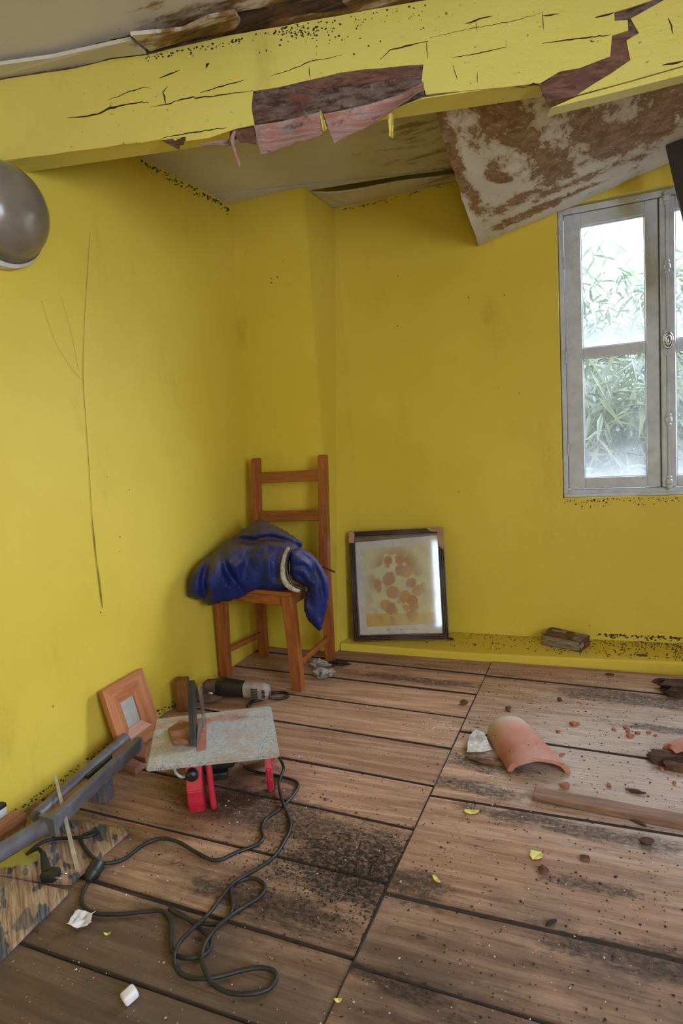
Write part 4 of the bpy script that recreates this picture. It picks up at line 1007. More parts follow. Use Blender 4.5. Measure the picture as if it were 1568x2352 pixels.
# ------------------------------------------------------------------ salmon wooden frame by the left wall
gbl, gbr = Vector((-1.632, 1.612, 0.001)), Vector((-1.637, 1.828, 0.001))
gtl, gtr = PX(205, 1602, -1.695), PX(303, 1543, -1.695)
fr, fw_, fh_ = leaning('wooden_photo_frame', 'salmon pine photo frame with an empty grey centre leaning on the left wall', 'picture frame', gbl, gbr, gtl, gtr)
IN = fw_*0.335
mm = mitre(fw_, fh_, IN*1.0)
inn = (fw_*0.335, fw_*0.665, fh_*0.30, fh_*0.70)
outer = [(0, 0), (fw_, 0), (fw_, fh_), (0, fh_)]; inner = [(inn[0], inn[2]), (inn[1], inn[2]), (inn[1], inn[3]), (inn[0], inn[3])]
for i in range(4):
    a, b, c, d = outer[i], outer[(i+1) % 4], inner[(i+1) % 4], inner[i]
    bm = bmesh.new()
    mid = lambda p, q: ((p[0]+q[0]*1.3)/2.3, (p[1]+q[1]*1.3)/2.3)
    e, f = mid(b, c), mid(a, d)
    def q3(p, y): return Vector((p[0], y, p[1]))
    vs = [bm.verts.new(v) for v in (q3(a, -0.022), q3(b, -0.022), q3(e, -0.020), q3(f, -0.020), q3(c, -0.009), q3(d, -0.009), q3(a, 0), q3(b, 0), q3(c, 0), q3(d, 0))]
    for fc in ((0, 1, 2, 3), (3, 2, 4, 5), (0, 6, 7, 1), (5, 4, 8, 9), (6, 9, 8, 7), (1, 7, 8, 4, 2), (0, 3, 5, 9, 6)): bm.faces.new([vs[k] for k in fc])
    build('frame_bar', bm, 'fwoodx' if i % 2 == 0 else 'fwood', fr, local=True)
build('grey_card', BOX((fw_/2, -0.004, fh_/2), (inn[1]-inn[0]+0.004, 0.002, inn[3]-inn[2]+0.004)), 'grey', fr, local=True)

# ================================================================== TILE CUTTER
tc = [PZ(358, 1650, 0.16), PZ(622, 1620, 0.16), PZ(642, 1732, 0.16), PZ(335, 1765, 0.16)]   # BL BR FR FL
cen = sum(tc, Vector())/4; ux = ((tc[1]-tc[0])+(tc[2]-tc[3])).normalized(); ang = math.atan2(ux.y, ux.x)
RZ = Matrix.Rotation(ang, 3, 'Z')
saw = thing('tile_saw', 'small red bench tile saw with a dusty galvanised table on the floor', 'saw', (cen.x, cen.y, 0), RZ)
def sl(p): return MW[saw.name].inverted() @ p
TW, TD = 0.395, 0.340
lc = [sl(p) for p in tc]
tp_pts = [Vector((p.x, p.y, 0.160)) for p in (lc[3], lc[2], lc[1], lc[0])]
bm = prism(bmesh.new(), tp_pts, (0, 0, -0.013)); bmesh.ops.bevel(bm, geom=bm.edges[:], offset=0.004, segments=2, affect='EDGES')
build('saw_table', bm, 'galv', saw, local=True)
tx0 = sl(PZ(464, 1690, 0.16)).x
ip = [sl(PZ(x, y, 0.1612)) for x, y in ((452, 1726), (473, 1722), (475, 1660), (455, 1664))]
build('table_insert', prism(bmesh.new(), [Vector((p.x, p.y, 0.1585)) for p in ip], (0, 0, 0.0028)), 'redins', saw, local=True)
# blade and raised black guard, seen edge on
gx = sl(PZ(456, 1705, 0.16)); gy0 = sl(PZ(457, 1722, 0.16)).y
bl = bmesh.new(); byc = gy0+0.095
prof = [(byc+0.090*math.cos(a), 0.118+0.090*math.sin(a)) for a in [math.pi*(0.165+0.67*i/20) for i in range(21)]]
prism(bl, [Vector((gx.x-0.0012, y, max(z, 0.1605))) for y, z in prof], (0.0024, 0, 0)); build('saw_blade', bl, 'blade', saw, local=True)
gz_top = PY(446, 1562, MW[saw.name].to_translation().y+0.03).z
bm = bmesh.new(); ga = []
for i in range(19):
    t = i/18; ga.append((gy0+0.004+0.155*t, 0.172+(gz_top-0.172)*math.sin(t*math.pi*0.55)/1.0))
gb = [(y+0.030, max(0.168, z-0.050)) for y, z in ga[::-1]]
lean = lambda y, z: gx.x-0.010-(z-0.17)*0.06
W2 = 0.008
pa = [(y, z) for y, z in ga+gb]
va = [bm.verts.new((lean(y, z)-W2, y, z)) for y, z in pa]; vb = [bm.verts.new((lean(y, z)+W2, y, z)) for y, z in pa]
n = len(pa)
nn = len(ga)
for i in range(nn-1):
    j = n-1-i
    bm.faces.new((va[i], va[i+1], va[j-1], va[j])); bm.faces.new((vb[i], vb[j], vb[j-1], vb[i+1]))
    bm.faces.new((va[i], vb[i], vb[i+1], va[i+1])); bm.faces.new((va[j], va[j-1], vb[j-1], vb[j]))
bm.faces.new((va[0], va[n-1], vb[n-1], vb[0])); bm.faces.new((va[nn-1], vb[nn-1], vb[nn], va[nn]))
build('blade_guard', bm, 'guard', saw, local=True)
bm = bmesh.new(); bar(bm, (gx.x+0.004, gy0+0.17, 0.15), (gx.x+0.002, gy0+0.165, gz_top-0.03), 0.004, 0.05, up=(0, 1, 0))
build('riving_knife', bm, 'chrome', saw, local=True)
# red steel base
def fl_l(x, y): p = sl(PZ(x, y, 0)); return p
a, b = fl_l(434, 1872), fl_l(471, 1864)
bm = bmesh.new(); ym = (a.y+b.y)/2+0.004
prof = [(ym, 0.0), (ym-0.006, 0.03), (ym-0.004, 0.07), (ym+0.008, 0.11), (ym+0.02, 0.147), (ym+0.035, 0.147), (ym+0.06, 0.10), (ym+0.065, 0.0)]
prism(bm, [Vector((a.x, y, z)) for y, z in prof], (b.x-a.x, 0, 0)); bmesh.ops.bevel(bm, geom=bm.edges[:], offset=0.003, segments=2, affect='EDGES')
build('front_leg', bm, 'red', saw, local=True)
c = fl_l(490, 1858)
bm = bmesh.new(); tube(bm, [(c.x-0.004, c.y+0.02, 0.147), (c.x-0.002, c.y+0.012, 0.10), (c.x, c.y+0.006, 0.04), (c.x+0.002, c.y+0.004, 0.0)], 0.010, 10, 5)
build('front_post', bm, 'red', saw, local=True, smooth=True)
d = fl_l(622, 1822)
bm = bmesh.new()
sx_ = d.x
prof = [(d.y-0.004, 0.004), (d.y-0.016, 0.05), (d.y-0.018, 0.09), (d.y-0.008, 0.125), (d.y+0.02, 0.147), (d.y+0.20, 0.147), (d.y+0.225, 0.10), (d.y+0.23, 0.0), (d.y+0.19, 0.0), (d.y+0.17, 0.06), (d.y+0.06, 0.06), (d.y+0.03, 0.0)]
prism(bm, [Vector((sx_-0.009, y, z)) for y, z in prof], (0.018, 0, 0)); bmesh.ops.bevel(bm, geom=bm.edges[:], offset=0.005, segments=2, affect='EDGES')
build('side_leg', bm, 'red', saw, local=True)
bm = bmesh.new(); bx(bm, (-0.02, 0.075, 0.085), (0.15, 0.12, 0.12), bev=0.012)
bx(bm, (-0.02, 0.075, 0.013), (0.10, 0.16, 0.026), bev=0.005)
build('motor_housing', bm, 'guard', saw, local=True)
# clamp: chrome rod, black sleeve, knob and wing
e0, e1 = sl(PY(500, 1766, 1.50)), sl(PY(612, 1752, 1.56))
fy = lc[3].y+0.03
bm = cyl(bmesh.new(), (a.x+0.07, fy+0.01, 0.138), (sx_-0.01, fy+0.03, 0.132), 0.006, seg=12); build('clamp_rod', bm, 'chrome', saw, local=True, smooth=True, autosmooth=40)
bm = cyl(bmesh.new(), (sx_-0.055, fy+0.03, 0.131), (sx_-0.004, fy+0.03, 0.131), 0.015, seg=16); build('rod_sleeve', bm, 'black', saw, local=True, smooth=True, autosmooth=40)
kx = (a.x+b.x)/2-0.004
bm = lathe(bmesh.new(), [(0, 0), (0.017, 0), (0.019, 0.006), (0.019, 0.020), (0.013, 0.026), (0, 0.027)], (kx, fy-0.012, 0.122), (0, -1, -0.25), 12); build('clamp_knob', bm, 'black', saw, local=True, smooth=True, autosmooth=40)
bm = bmesh.new(); tube(bm, [(kx-0.05, fy-0.01, 0.143), (kx-0.05, fy-0.012, 0.128), (kx-0.034, fy-0.014, 0.112), (kx-0.015, fy-0.012, 0.112)], 0.005, 6, 4); build('wing_bracket', bm, 'galv', saw, local=True, smooth=True)

# offcut on the saw table
op = [PZ(x, y, 0.161) for x, y in ((386, 1683), (398, 1712), (436, 1712), (441, 1668), (416, 1662))]
bm = prism(bmesh.new(), op, (0, 0, 0.016)); bmesh.ops.bevel(bm, geom=bm.edges[:], offset=0.003, segments=1, affect='EDGES')
tag(build('wood_offcut', bm, 'offcut', origin=op[0]), 'angular wood offcut lying on the saw table beside the blade', 'offcut')
# offcuts on the floor between frame and saw
for pts, h, lb in (([(272, 1763), (312, 1780), (332, 1765), (292, 1748)], 0.022, 'pinkish wood offcut on the floor left of the saw table, the nearer one'), ([(298, 1745), (335, 1752), (345, 1715), (318, 1718)], 0.02, 'pinkish wood offcut on the floor under the photo frame corner')):
    P = [PZ(x, y, 0.001) for x, y in pts]; bm = prism(bmesh.new(), P, (0, 0, h)); bmesh.ops.bevel(bm, geom=bm.edges[:], offset=0.002, segments=1, affect='EDGES')
    tag(build('wood_offcut', bm, 'offcut', origin=P[0]), lb, 'offcut', 'wood offcuts on the floor')
bp0 = PZ(437, 1632, 0)
tag(build('wood_block', BOX(Vector((-1.655, 2.02, 0.066)), (0.05, 0.055, 0.13), Matrix.Rotation(R(20), 3, 'Z'), 0.003), 'dkblock', origin=(-1.655, 2.02, 0)), 'brown wooden block standing on end by the left wall behind the saw', 'block')

# ------------------------------------------------------------------ angle grinder
g0, g1 = PZ(492, 1578, 0.052), PZ(612, 1588, 0.045)
gv = (g1-g0); gl_ = gv.length
gr = thing('angle_grinder', 'black and grey angle grinder lying on the floor beside the chair leg', 'grinder', (g0.x, g0.y, 0), Matrix.Rotation(math.atan2(gv.y, gv.x), 3, 'Z'))
def loft(secs, seg=20):
    """secs: (x, y, z, ry, rz) rings along x"""
    bm = bmesh.new(); rs = []
    for x, y, z, ry, rz in secs: rs.append([bm.verts.new((x, y+ry*math.copysign(abs(math.cos(t))**0.75, math.cos(t)), z+rz*math.copysign(abs(math.sin(t))**0.75, math.sin(t)))) for t in [2*math.pi*i/seg for i in range(seg)]])
    for p, q in zip(rs, rs[1:]):
        for i in range(seg): bm.faces.new((p[i], p[(i+1) % seg], q[(i+1) % seg], q[i]))
    bm.faces.new(rs[0][::-1]); bm.faces.new(rs[-1]); return bm
build('motor_body', loft([(0.015, 0, 0.055, 0.028, 0.030), (0.03, 0, 0.055, 0.036, 0.038), (0.07, 0, 0.053, 0.036, 0.038), (0.14, 0, 0.050, 0.031, 0.033), (0.15, 0, 0.050, 0.030, 0.032)]), 'black', gr, local=True, smooth=True, autosmooth=50)
hd = build('rear_handle', loft([(0.148, 0, 0.050, 0.032, 0.034), (0.19, 0, 0.047, 0.031, 0.033), (0.235, 0, 0.044, 0.032, 0.034), (0.250, 0, 0.043, 0.026, 0.028), (0.255, 0, 0.043, 0.014, 0.016)]), 'gplast', gr, local=True, smooth=True, autosmooth=50)
bm = bmesh.new()
for i in range(6): bx(bm, (0.200+0.0*i, -0.0315, 0.030+0.007*i), (0.030, 0.004, 0.0028)); 
for i in range(6): bx(bm, (0.240, -0.030+0.000*i, 0.030+0.006*i), (0.012, 0.006, 0.0025))
build('air_vents', bm, 'black', hd, local=True)
build('gear_head', loft([(-0.045, 0, 0.060, 0.018, 0.016), (-0.035, 0, 0.060, 0.026, 0.022), (0.0, 0, 0.058, 0.030, 0.026), (0.02, 0, 0.056, 0.030, 0.030)]), 'disc', gr, local=True, smooth=True, autosmooth=50)
build('spindle_collar', cyl(bmesh.new(), (-0.020, 0, 0.046), (-0.020, 0, 0.024), 0.021, 0.026), 'chrome', gr, local=True, smooth=True, autosmooth=40)
build('grinding_disc', lathe(bmesh.new(), [(0, 0.014), (0.056, 0.014), (0.059, 0.018), (0.059, 0.024), (0.054, 0.027), (0, 0.029)], (-0.015, -0.02, 0.0), (0, 0.0, 1), 36), 'disc', gr, local=True, smooth=True, autosmooth=40)
bm = bmesh.new(); tube(bm, [MW[gr.name] @ Vector((0.25, 0, 0.043)), PZ(622, 1603, 0.02), PZ(645, 1604, 0.008), PZ(662, 1598, 0.008), PZ(652, 1590, 0.008), PZ(625, 1593, 0.008), PZ(600, 1606, 0.008), PZ(580, 1612, 0.008), PZ(568, 1622, 0.008)], 0.006, 8, 6)
build('power_cord', bm, 'black', gr, smooth=True)

# ================================================================== GREY RAILS, STICK, BATTEN, BOARDS on the left
rl = thing('grey_rail', 'dark slate grey twin channel rail lying along the foot of the left wall', 'rail', (-1.51, 1.40, 0))
zr = 0.085
q0, q1 = PZ(-70, 2000, zr-0.01), PZ(118, 1888, zr-0.01)
bm = tube(bmesh.new(), [q0, q1], 0.024, 16, 0); build('round_tube', bm, 'rail', rl, smooth=True, autosmooth=40)
def chan(a, b, w, h, t=0.004):
    bm = bmesh.new(); tdir = (b-a).normalized(); s = tdir.cross(Vector((0, 0, 1))).normalized()
    for off, ww, hh, zz in ((s*0, w, t, -h/2), (s*(w/2), t, h, 0), (-s*(w/2), t, h, 0)):
        bar(bm, a+off+Vector((0, 0, zz)), b+off+Vector((0, 0, zz)), ww, hh)
    return bm
bm = bmesh.new(); bar(bm, PZ(116, 1895, zr), PZ(322, 1704, zr), 0.026, 0.042, bev=0.003); build('front_bar', bm, 'rail', rl)
bm = bmesh.new(); bar(bm, PZ(101, 1884, zr-0.004), PZ(300, 1706, zr-0.004), 0.022, 0.012); build('slot_plate', bm, 'bareX', rl)
bm = tube(bmesh.new(), [PZ(84, 1876, zr-0.002), PZ(288, 1696, zr-0.002)], 0.021, 14, 0); build('back_tube', bm, 'rail', rl, smooth=True, autosmooth=40)
bm = bmesh.new(); bar(bm, PZ(200, 1785, zr+0.014), PZ(255, 1738, zr+0.014), 0.010, 0.012); build('slot_lever', bm, 'black', rl)
bc = PZ(234, 1815, 0.03)
bm = bmesh.new(); bx(bm, (bc.x, bc.y, 0.036), (0.055, 0.05, 0.07), Matrix.Rotation(R(10), 3, 'Z'), 0.003); bx(bm, (bc.x+0.012, bc.y-0.026, 0.036), (0.004, 0.006, 0.06), Matrix.Rotation(R(10), 3, 'Z'))
build('bracket_foot', bm, 'rail', rl)
bm = bmesh.new(); bar(bm, PZ(118, 1890, zr), PZ(108, 1897, zr), 0.06, 0.05); build('collar', bm, 'rail', rl)
# bare wood batten between rail and wall
bm = bmesh.new(); bar(bm, Vector((-1.67, 0.85, 0.022)), Vector((-1.655, 1.22, 0.022)), 0.05, 0.042, bev=0.003)
bt = tag(build('wood_batten', bm, 'bareX', origin=(-1.66, 1.0, 0)), 'bare orange wood batten between the grey rail and the left wall', 'batten')
bm = prism(bmesh.new(), [Vector((-1.690, 1.06, 0.0435)), Vector((-1.64, 1.10, 0.0435)), Vector((-1.637, 1.115, 0.0435)), Vector((-1.688, 1.078, 0.0435))], (0, 0, 0.0006)); build('red_mark', bm, 'red', bt)
# pale strip propped over the rail
s0 = PZ(181, 2012, 0.0); s1 = PX(127, 1782, -1.56)
bm = bmesh.new(); bar(bm, s0+Vector((0, 0, 0.006)), s1, 0.011, 0.004, up=(0.7, -0.7, 0.2), w2=0.008)
tag(build('plastic_strip', bm, 'strip', origin=s0), 'thin pale plastic strip leaning across the grey rail', 'strip')
# two scraped boards lying on the floor
rj = random.Random(4)
def board(pts, lb, z=0.001, th=0.011):
    P = jag(pts, 0.05, 0.0025, rj); bm = prism(bmesh.new(), [Vector((x, y, z)) for x, y in P], (0, 0, th))
    return tag(build('scraped_board', bm, 'patch', origin=(pts[0][0], pts[0][1], 0)), lb, 'board', 'scraped boards on the floor')
board([(-1.655, 1.030), (-1.500, 1.022), (-1.296, 1.062), (-1.298, 1.150), (-1.297, 1.282), (-1.400, 1.275), (-1.52, 1.262), (-1.655, 1.275)], 'scraped wooden board with yellow paint at its corner, under the plug')
board([(-1.60, 0.60), (-1.25, 0.62), (-1.262, 0.83), (-1.278, 1.035), (-1.40, 1.028), (-1.60, 1.010)], 'scraped wooden board with dark patches at the lower left corner')

# ------------------------------------------------------------------ cables
def cable(pts, r=0.0048, z=None):
    z = r if z is None else z
    out = []
    for i, p in enumerate(pts):
        out.append(PZ(p[0], p[1], p[2] if len(p) > 2 else z))
    return tube(bmesh.new(), out, r, 8, 7)
saw_plug = PZ(112, 2005, 0.012)
kc = thing('saw_power_cable', 'black cable from the saw ending in an angled plug on the scraped board', 'cable', PZ(370, 1927, 0))
build('cord', cable([(560, 1760, 0.03), (585, 1772), (640, 1783), (685, 1802), (652, 1850), (612, 1880), (601, 1905), (604, 1925), (590, 1940), (545, 1957), (495, 1976), (450, 1957), (410, 1934), (370, 1926), (330, 1940), (290, 1970), (255, 1982, 0.008), (228, 1980, 0.014),
             (203, 1958, 0.018), (186, 1930, 0.018), (196, 1916, 0.017), (222, 1912, 0.017), (200, 1922, 0.022), (150, 1925, 0.02), (110, 1930, 0.022), (80, 1946, 0.03), (62, 1962, 0.02), (68, 1958, 0.025), (88, 1950, 0.045), (98, 1962, 0.05)]), 'cable', kc, smooth=True)
pa_, pb_ = PZ(98, 1958, 0.052), PZ(108, 2005, 0.026)
bm = tube(bmesh.new(), [pa_, pa_*0.5+pb_*0.5, pb_], 0.010, 10, 4, radii=[0.006, 0.010, 0.014])
bx(bm, pb_+Vector((0.012, 0, -0.002)), (0.042, 0.036, 0.024), Matrix.Rotation(R(12), 3, 'Z'), 0.006)
plug = build('plug', bm, 'black', kc, smooth=True, autosmooth=40)
bm = bmesh.new()
for dy in (-0.009, 0.009): cyl(bm, pb_+Vector((0.03, dy, 0)), pb_+Vector((0.055, dy+0.006, 0.0)), 0.0024, seg=8)
build('plug_pin', bm, 'chrome', plug, smooth=True)
ec = thing('extension_cord', 'long black cord looped across the floor in front of the saw', 'cable', PZ(480, 2150, 0))
build('cord', cable([(208, 2018, 0.012), (194, 2042), (187, 2065), (195, 2085), (220, 2098), (270, 2100), (330, 2094), (368, 2092), (386, 2104), (393, 2130), (392, 2168), (400, 2190), (422, 2200), (455, 2198), (478, 2185), (485, 2165, 0.008), (470, 2143), (435, 2113), (400, 2092), (389, 2087),
             (402, 2097), (430, 2110), (465, 2121), (500, 2122), (522, 2110), (534, 2085), (532, 2060, 0.007), (530, 2043), (545, 2026), (575, 2017), (600, 2025), (608, 2040), (598, 2058), (565, 2080), (530, 2103, 0.014), (498, 2130, 0.014), (472, 2165, 0.013), (463, 2200, 0.013), (474, 2238, 0.013), (495, 2265), (530, 2281), (575, 2283), (615, 2272), (634, 2250),
             (628, 2230), (600, 2223), (560, 2228), (515, 2240), (475, 2247, 0.008), (430, 2244), (404, 2222), (400, 2195, 0.014), (412, 2165, 0.012), (440, 2135, 0.014), (478, 2100, 0.014), (505, 2065), (532, 2032, 0.013), (575, 2004), (625, 1972), (655, 1930), (667, 1898), (660, 1868), (650, 1845, 0.013), (640, 1805, 0.013), (644, 1785, 0.013), (651, 1765, 0.02), (644, 1745, 0.06), (635, 1735, 0.10)]), 'cable', ec, smooth=True)
e0, e1 = PZ(207, 2015, 0.017), PZ(222, 1990, 0.020)
ed = (e1-e0).normalized()
bm = lathe(bmesh.new(), [(0, -0.012), (0.007, -0.012), (0.011, 0.0), (0.017, 0.006), (0.020, 0.012), (0.020, 0.040), (0.016, 0.044), (0, 0.044)], e0, ed, 16)
build('socket_end', bm, 'black', ec, smooth=True, autosmooth=40)

# ================================================================== BOOK on the plinth
bkc = PZ(1300, 1476, 0.037)
bk = thing('book', 'swollen damp-stained paperback book lying on the yellow plinth', 'book', PZ(1298, 1482, 0.036), Matrix.Rotation(R(-22), 3, 'Z'))
bm = bmesh.new(); bx(bm, (0, 0, 0.026), (0.180, 0.100, 0.044), bev=0.006)
for v in bm.verts: v.co.z += 0.004*math.sin(v.co.x*20)*(v.co.z > 0.02); v.co.y += 0.006*(v.co.z-0.026)/0.02
build('pages', bm, 'bookp', bk, local=True)
bm = bmesh.new(); bx(bm, (0, 0.004, 0.050), (0.186, 0.104, 0.004), Matrix.Rotation(R(2), 3, 'Y'), 0.0015); build('cover', bm, 'bookc', bk, local=True)
bm = bmesh.new(); bx(bm, (0, 0, 0.003), (0.186, 0.102, 0.004), None, 0.0015); build('cover', bm, 'bookc', bk, local=True)
bm = bmesh.new(); bx(bm, (0.092, 0.002, 0.026), (0.005, 0.100, 0.046), None, 0.002); build('spine', bm, 'bookc', bk, local=True)

# ================================================================== ROOF TILE
fLp, nLp, nRp = PZ(1118, 1692, 0), PZ(1166, 1772, 0), PZ(1310, 1777, 0)
ax = (nLp-fLp); tl_len = ax.length; axn = ax.normalized(); per = Vector((-axn.y, axn.x, 0))
tmid = (fLp+nRp)/2
roof = None
bm = bmesh.new(); secs = []; NS, NL = 20, 14
rt = random.Random(9)
wN = (nRp-nLp); wF = per*0.150
for i in range(NL+1):
    t = i/NL; L = fLp*(1-t)+nLp*t; Rr = (fLp+wF)*(1-t)+nRp*t
    H = 0.070*(1-t)+0.052*t; row = []
    for k in range(NS+1):
        s = k/NS; th = math.pi*s
        base = L*(0.5+0.5*math.cos(th))+Rr*(0.5-0.5*math.cos(th))
        z = H*math.sin(th)**0.85 if 0 < s < 1 else 0.0
        e = Vector((0, 0, 0))
        if i == NL: e = axn*(0.030*math.sin(s*math.pi*1.0)*0.4+0.010*mnoise.noise((s*5, 2, 0))-0.02*(s > 0.75)*(1-s)*2)
        row.append((base+e, z, (L+Rr)/2))
    secs.append(row)
O = [[bm.verts.new((p.x, p.y, z)) for p, z, c in r] for r in secs]
I = [[bm.verts.new((c.x+(p.x-c.x)*0.86, c.y+(p.y-c.y)*0.86, max(z-0.011, 0.0))) for p, z, c in r] for r in secs]
for i in range(NL):
    for k in range(NS):
        bm.faces.new((O[i][k], O[i+1][k], O[i+1][k+1], O[i][k+1])); bm.faces.new((I[i][k], I[i][k+1], I[i+1][k+1], I[i+1][k]))
    for k in (0, NS): bm.faces.new((O[i][k], I[i][k], I[i+1][k], O[i+1][k]))
for i in (0, NL):
    for k in range(NS): bm.faces.new((O[i][k], O[i][k+1], I[i][k+1], I[i][k]))
rot_t = Matrix.Rotation(math.atan2(axn.y, axn.x)-math.pi/2, 4, 'Z')
org = Matrix.Translation(Vector((tmid.x, tmid.y, 0))) @ rot_t
bm.transform(org.inverted())
bmesh.ops.recalc_face_normals(bm, faces=bm.faces[:])
me = bpy.data.meshes.new('roof_tile'); bm.to_mesh(me); bm.free()
for p in me.polygons: p.use_smooth = True
me.set_sharp_from_angle(angle=R(40)); me.materials.append(MT['terra'])
o = bpy.data.objects.new('roof_tile', me); COL.objects.link(o); o.matrix_world = org
tag(o, 'broken curved terracotta roof tile lying on the bare floorboards', 'roof tile')

# ------------------------------------------------------------------ loose things on the floor
def put(name, bm, mat, p, label, cat, group=None, rz=0.0, smooth=False, z=0.0):
    bm.transform(Matrix.Translation((p.x, p.y, z)) @ Matrix.Rotation(rz, 4, 'Z'))
    return tag(build(name, bm, mat, origin=(p.x, p.y, z), smooth=smooth), label, cat, group)
P = [PZ(x, y, 0.001) for x, y in ((1072, 1727), (1078, 1700), (1092, 1690), (1116, 1694), (1130, 1722), (1105, 1728))]
bm = prism(bmesh.new(), P, (0, 0, 0.02))
for v in bm.verts:
    if v.co.z > 0.015: v.co.z = 0.022+0.006*mnoise.noise(v.co*30); v.co.x = v.co.x*0.85+P[2].x*0.15
bmesh.ops.subdivide_edges(bm, edges=bm.edges[:], cuts=2, use_grid_fill=True)
for v in bm.verts: v.co += Vector((mnoise.noise(v.co*60), mnoise.noise(v.co*60+Vector((9, 0, 0))), 0))*0.003
tag(build('plaster_chunk', bm, 'plaster', origin=P[0]), 'white broken plaster chunk touching the terracotta roof tile', 'plaster')
# raised loose plank edge
sa, sb = PZ(1226, 1822, 0.012), Vector((0.95, 1.70, 0.012))
bm = bmesh.new(); bar(bm, sa, sb, 0.048, 0.020, bev=0.003)
bmesh.ops.subdivide_edges(bm, edges=[e for e in bm.edges if e.calc_length() > 0.5], cuts=14)
for v in bm.verts: v.co.y += 0.005*mnoise.noise((v.co.x*6, 0, 1)); v.co.z += 0.0015*mnoise.noise((v.co.x*9, 2, 1))
tag(build('loose_floor_strip', bm, 'strip2', origin=sa), 'long loose wooden strip lying on the floorboards below the roof tile', 'strip')
# tissue / fluff
for px_, py_, s, lb in ((733, 1531, (0.09, 0.05, 0.030), 'grey crumpled tissue by the right back chair leg'), (745, 1554, (0.075, 0.06, 0.040), 'whiter crumpled tissue in front of the grey one by the chair')):
    bm = lump_bm(s, px_, 4, 0.5)
    for v in bm.verts: v.co *= 1+0.35*mnoise.noise(v.co*70)
    lo = min(v.co.z for v in bm.verts)
    for v in bm.verts: v.co.z -= lo
    put('crumpled_tissue', bm, 'tissue', PZ(px_, py_, 0), lb, 'tissue', 'crumpled tissues')
put('dirt_heap', lump_bm((0.09, 0.05, 0.018), 5, 3, 0.9), 'crumb', PZ(775, 1527, 0), 'small heap of black dirt beside the grey tissue', 'dirt')
# crumpled paper near the cord, foam block
bm = bmesh.new(); bmesh.ops.create_grid(bm, x_segments=6, y_segments=6, size=0.5)
for v in bm.verts:
    v.co = Vector((v.co.x*0.05, v.co.y*0.045, 0.010+0.012*mnoise.noise(Vector((v.co.x*3, v.co.y*3, 2)))+0.006*abs(v.co.x*2)))
g = bmesh.ops.extrude_face_region(bm, geom=bm.faces[:])
for v in [e for e in g['geom'] if isinstance(e, bmesh.types.BMVert)]: v.co.z += 0.0015
lo = min(v.co.z for v in bm.verts)
for v in bm.verts: v.co.z -= lo
put('paper_scrap', bm, 'white', PZ(188, 2120, 0), 'crumpled white paper scrap on the floor below the cord', 'paper', None, R(20))
put('foam_block', BOX((0, 0, 0.0115), (0.026, 0.030, 0.022), Matrix.Rotation(R(12), 3, 'X'), 0.006, 3), 'foam', PZ(299, 2297, 0), 'small white foam block on the floor at the bottom left', 'foam', None, R(-25), True)
# yellow paint flakes
for (px_, py_, w_, l_, rz, lb) in ((1080, 1866, 0.045, 0.020, 10, 'yellow paint flake between the roof tile and the seam'), (1233, 1967, 0.032, 0.034, -30, 'largest yellow paint flake, on the boards below the loose strip'), (1002, 2022, 0.030, 0.010, -35, 'narrow yellow paint flake right of the black stain'),
                                  (246, 2148, 0.015, 0.006, 20, 'tiny yellow paint flake near the white paper scrap'), (777, 2300, 0.016, 0.008, 30, 'tiny yellow paint flake on the seam at the bottom')):
    rf = random.Random(px_); q = [Vector((w_/2*math.cos(a)*rf.uniform(0.75, 1.25), l_/2*math.sin(a)*rf.uniform(0.75, 1.25), 0.001)) for a in [i*math.pi/4 for i in range(8)]]
    bm = prism(bmesh.new(), q, (0, 0, 0.002))
    for v in bm.verts: v.co.z += 0.004*(v.co.x/w_)**2*4
    put('paint_flake', bm, 'flake', PZ(px_, py_, 0), lb, 'paint flake', 'yellow paint flakes', R(rz))
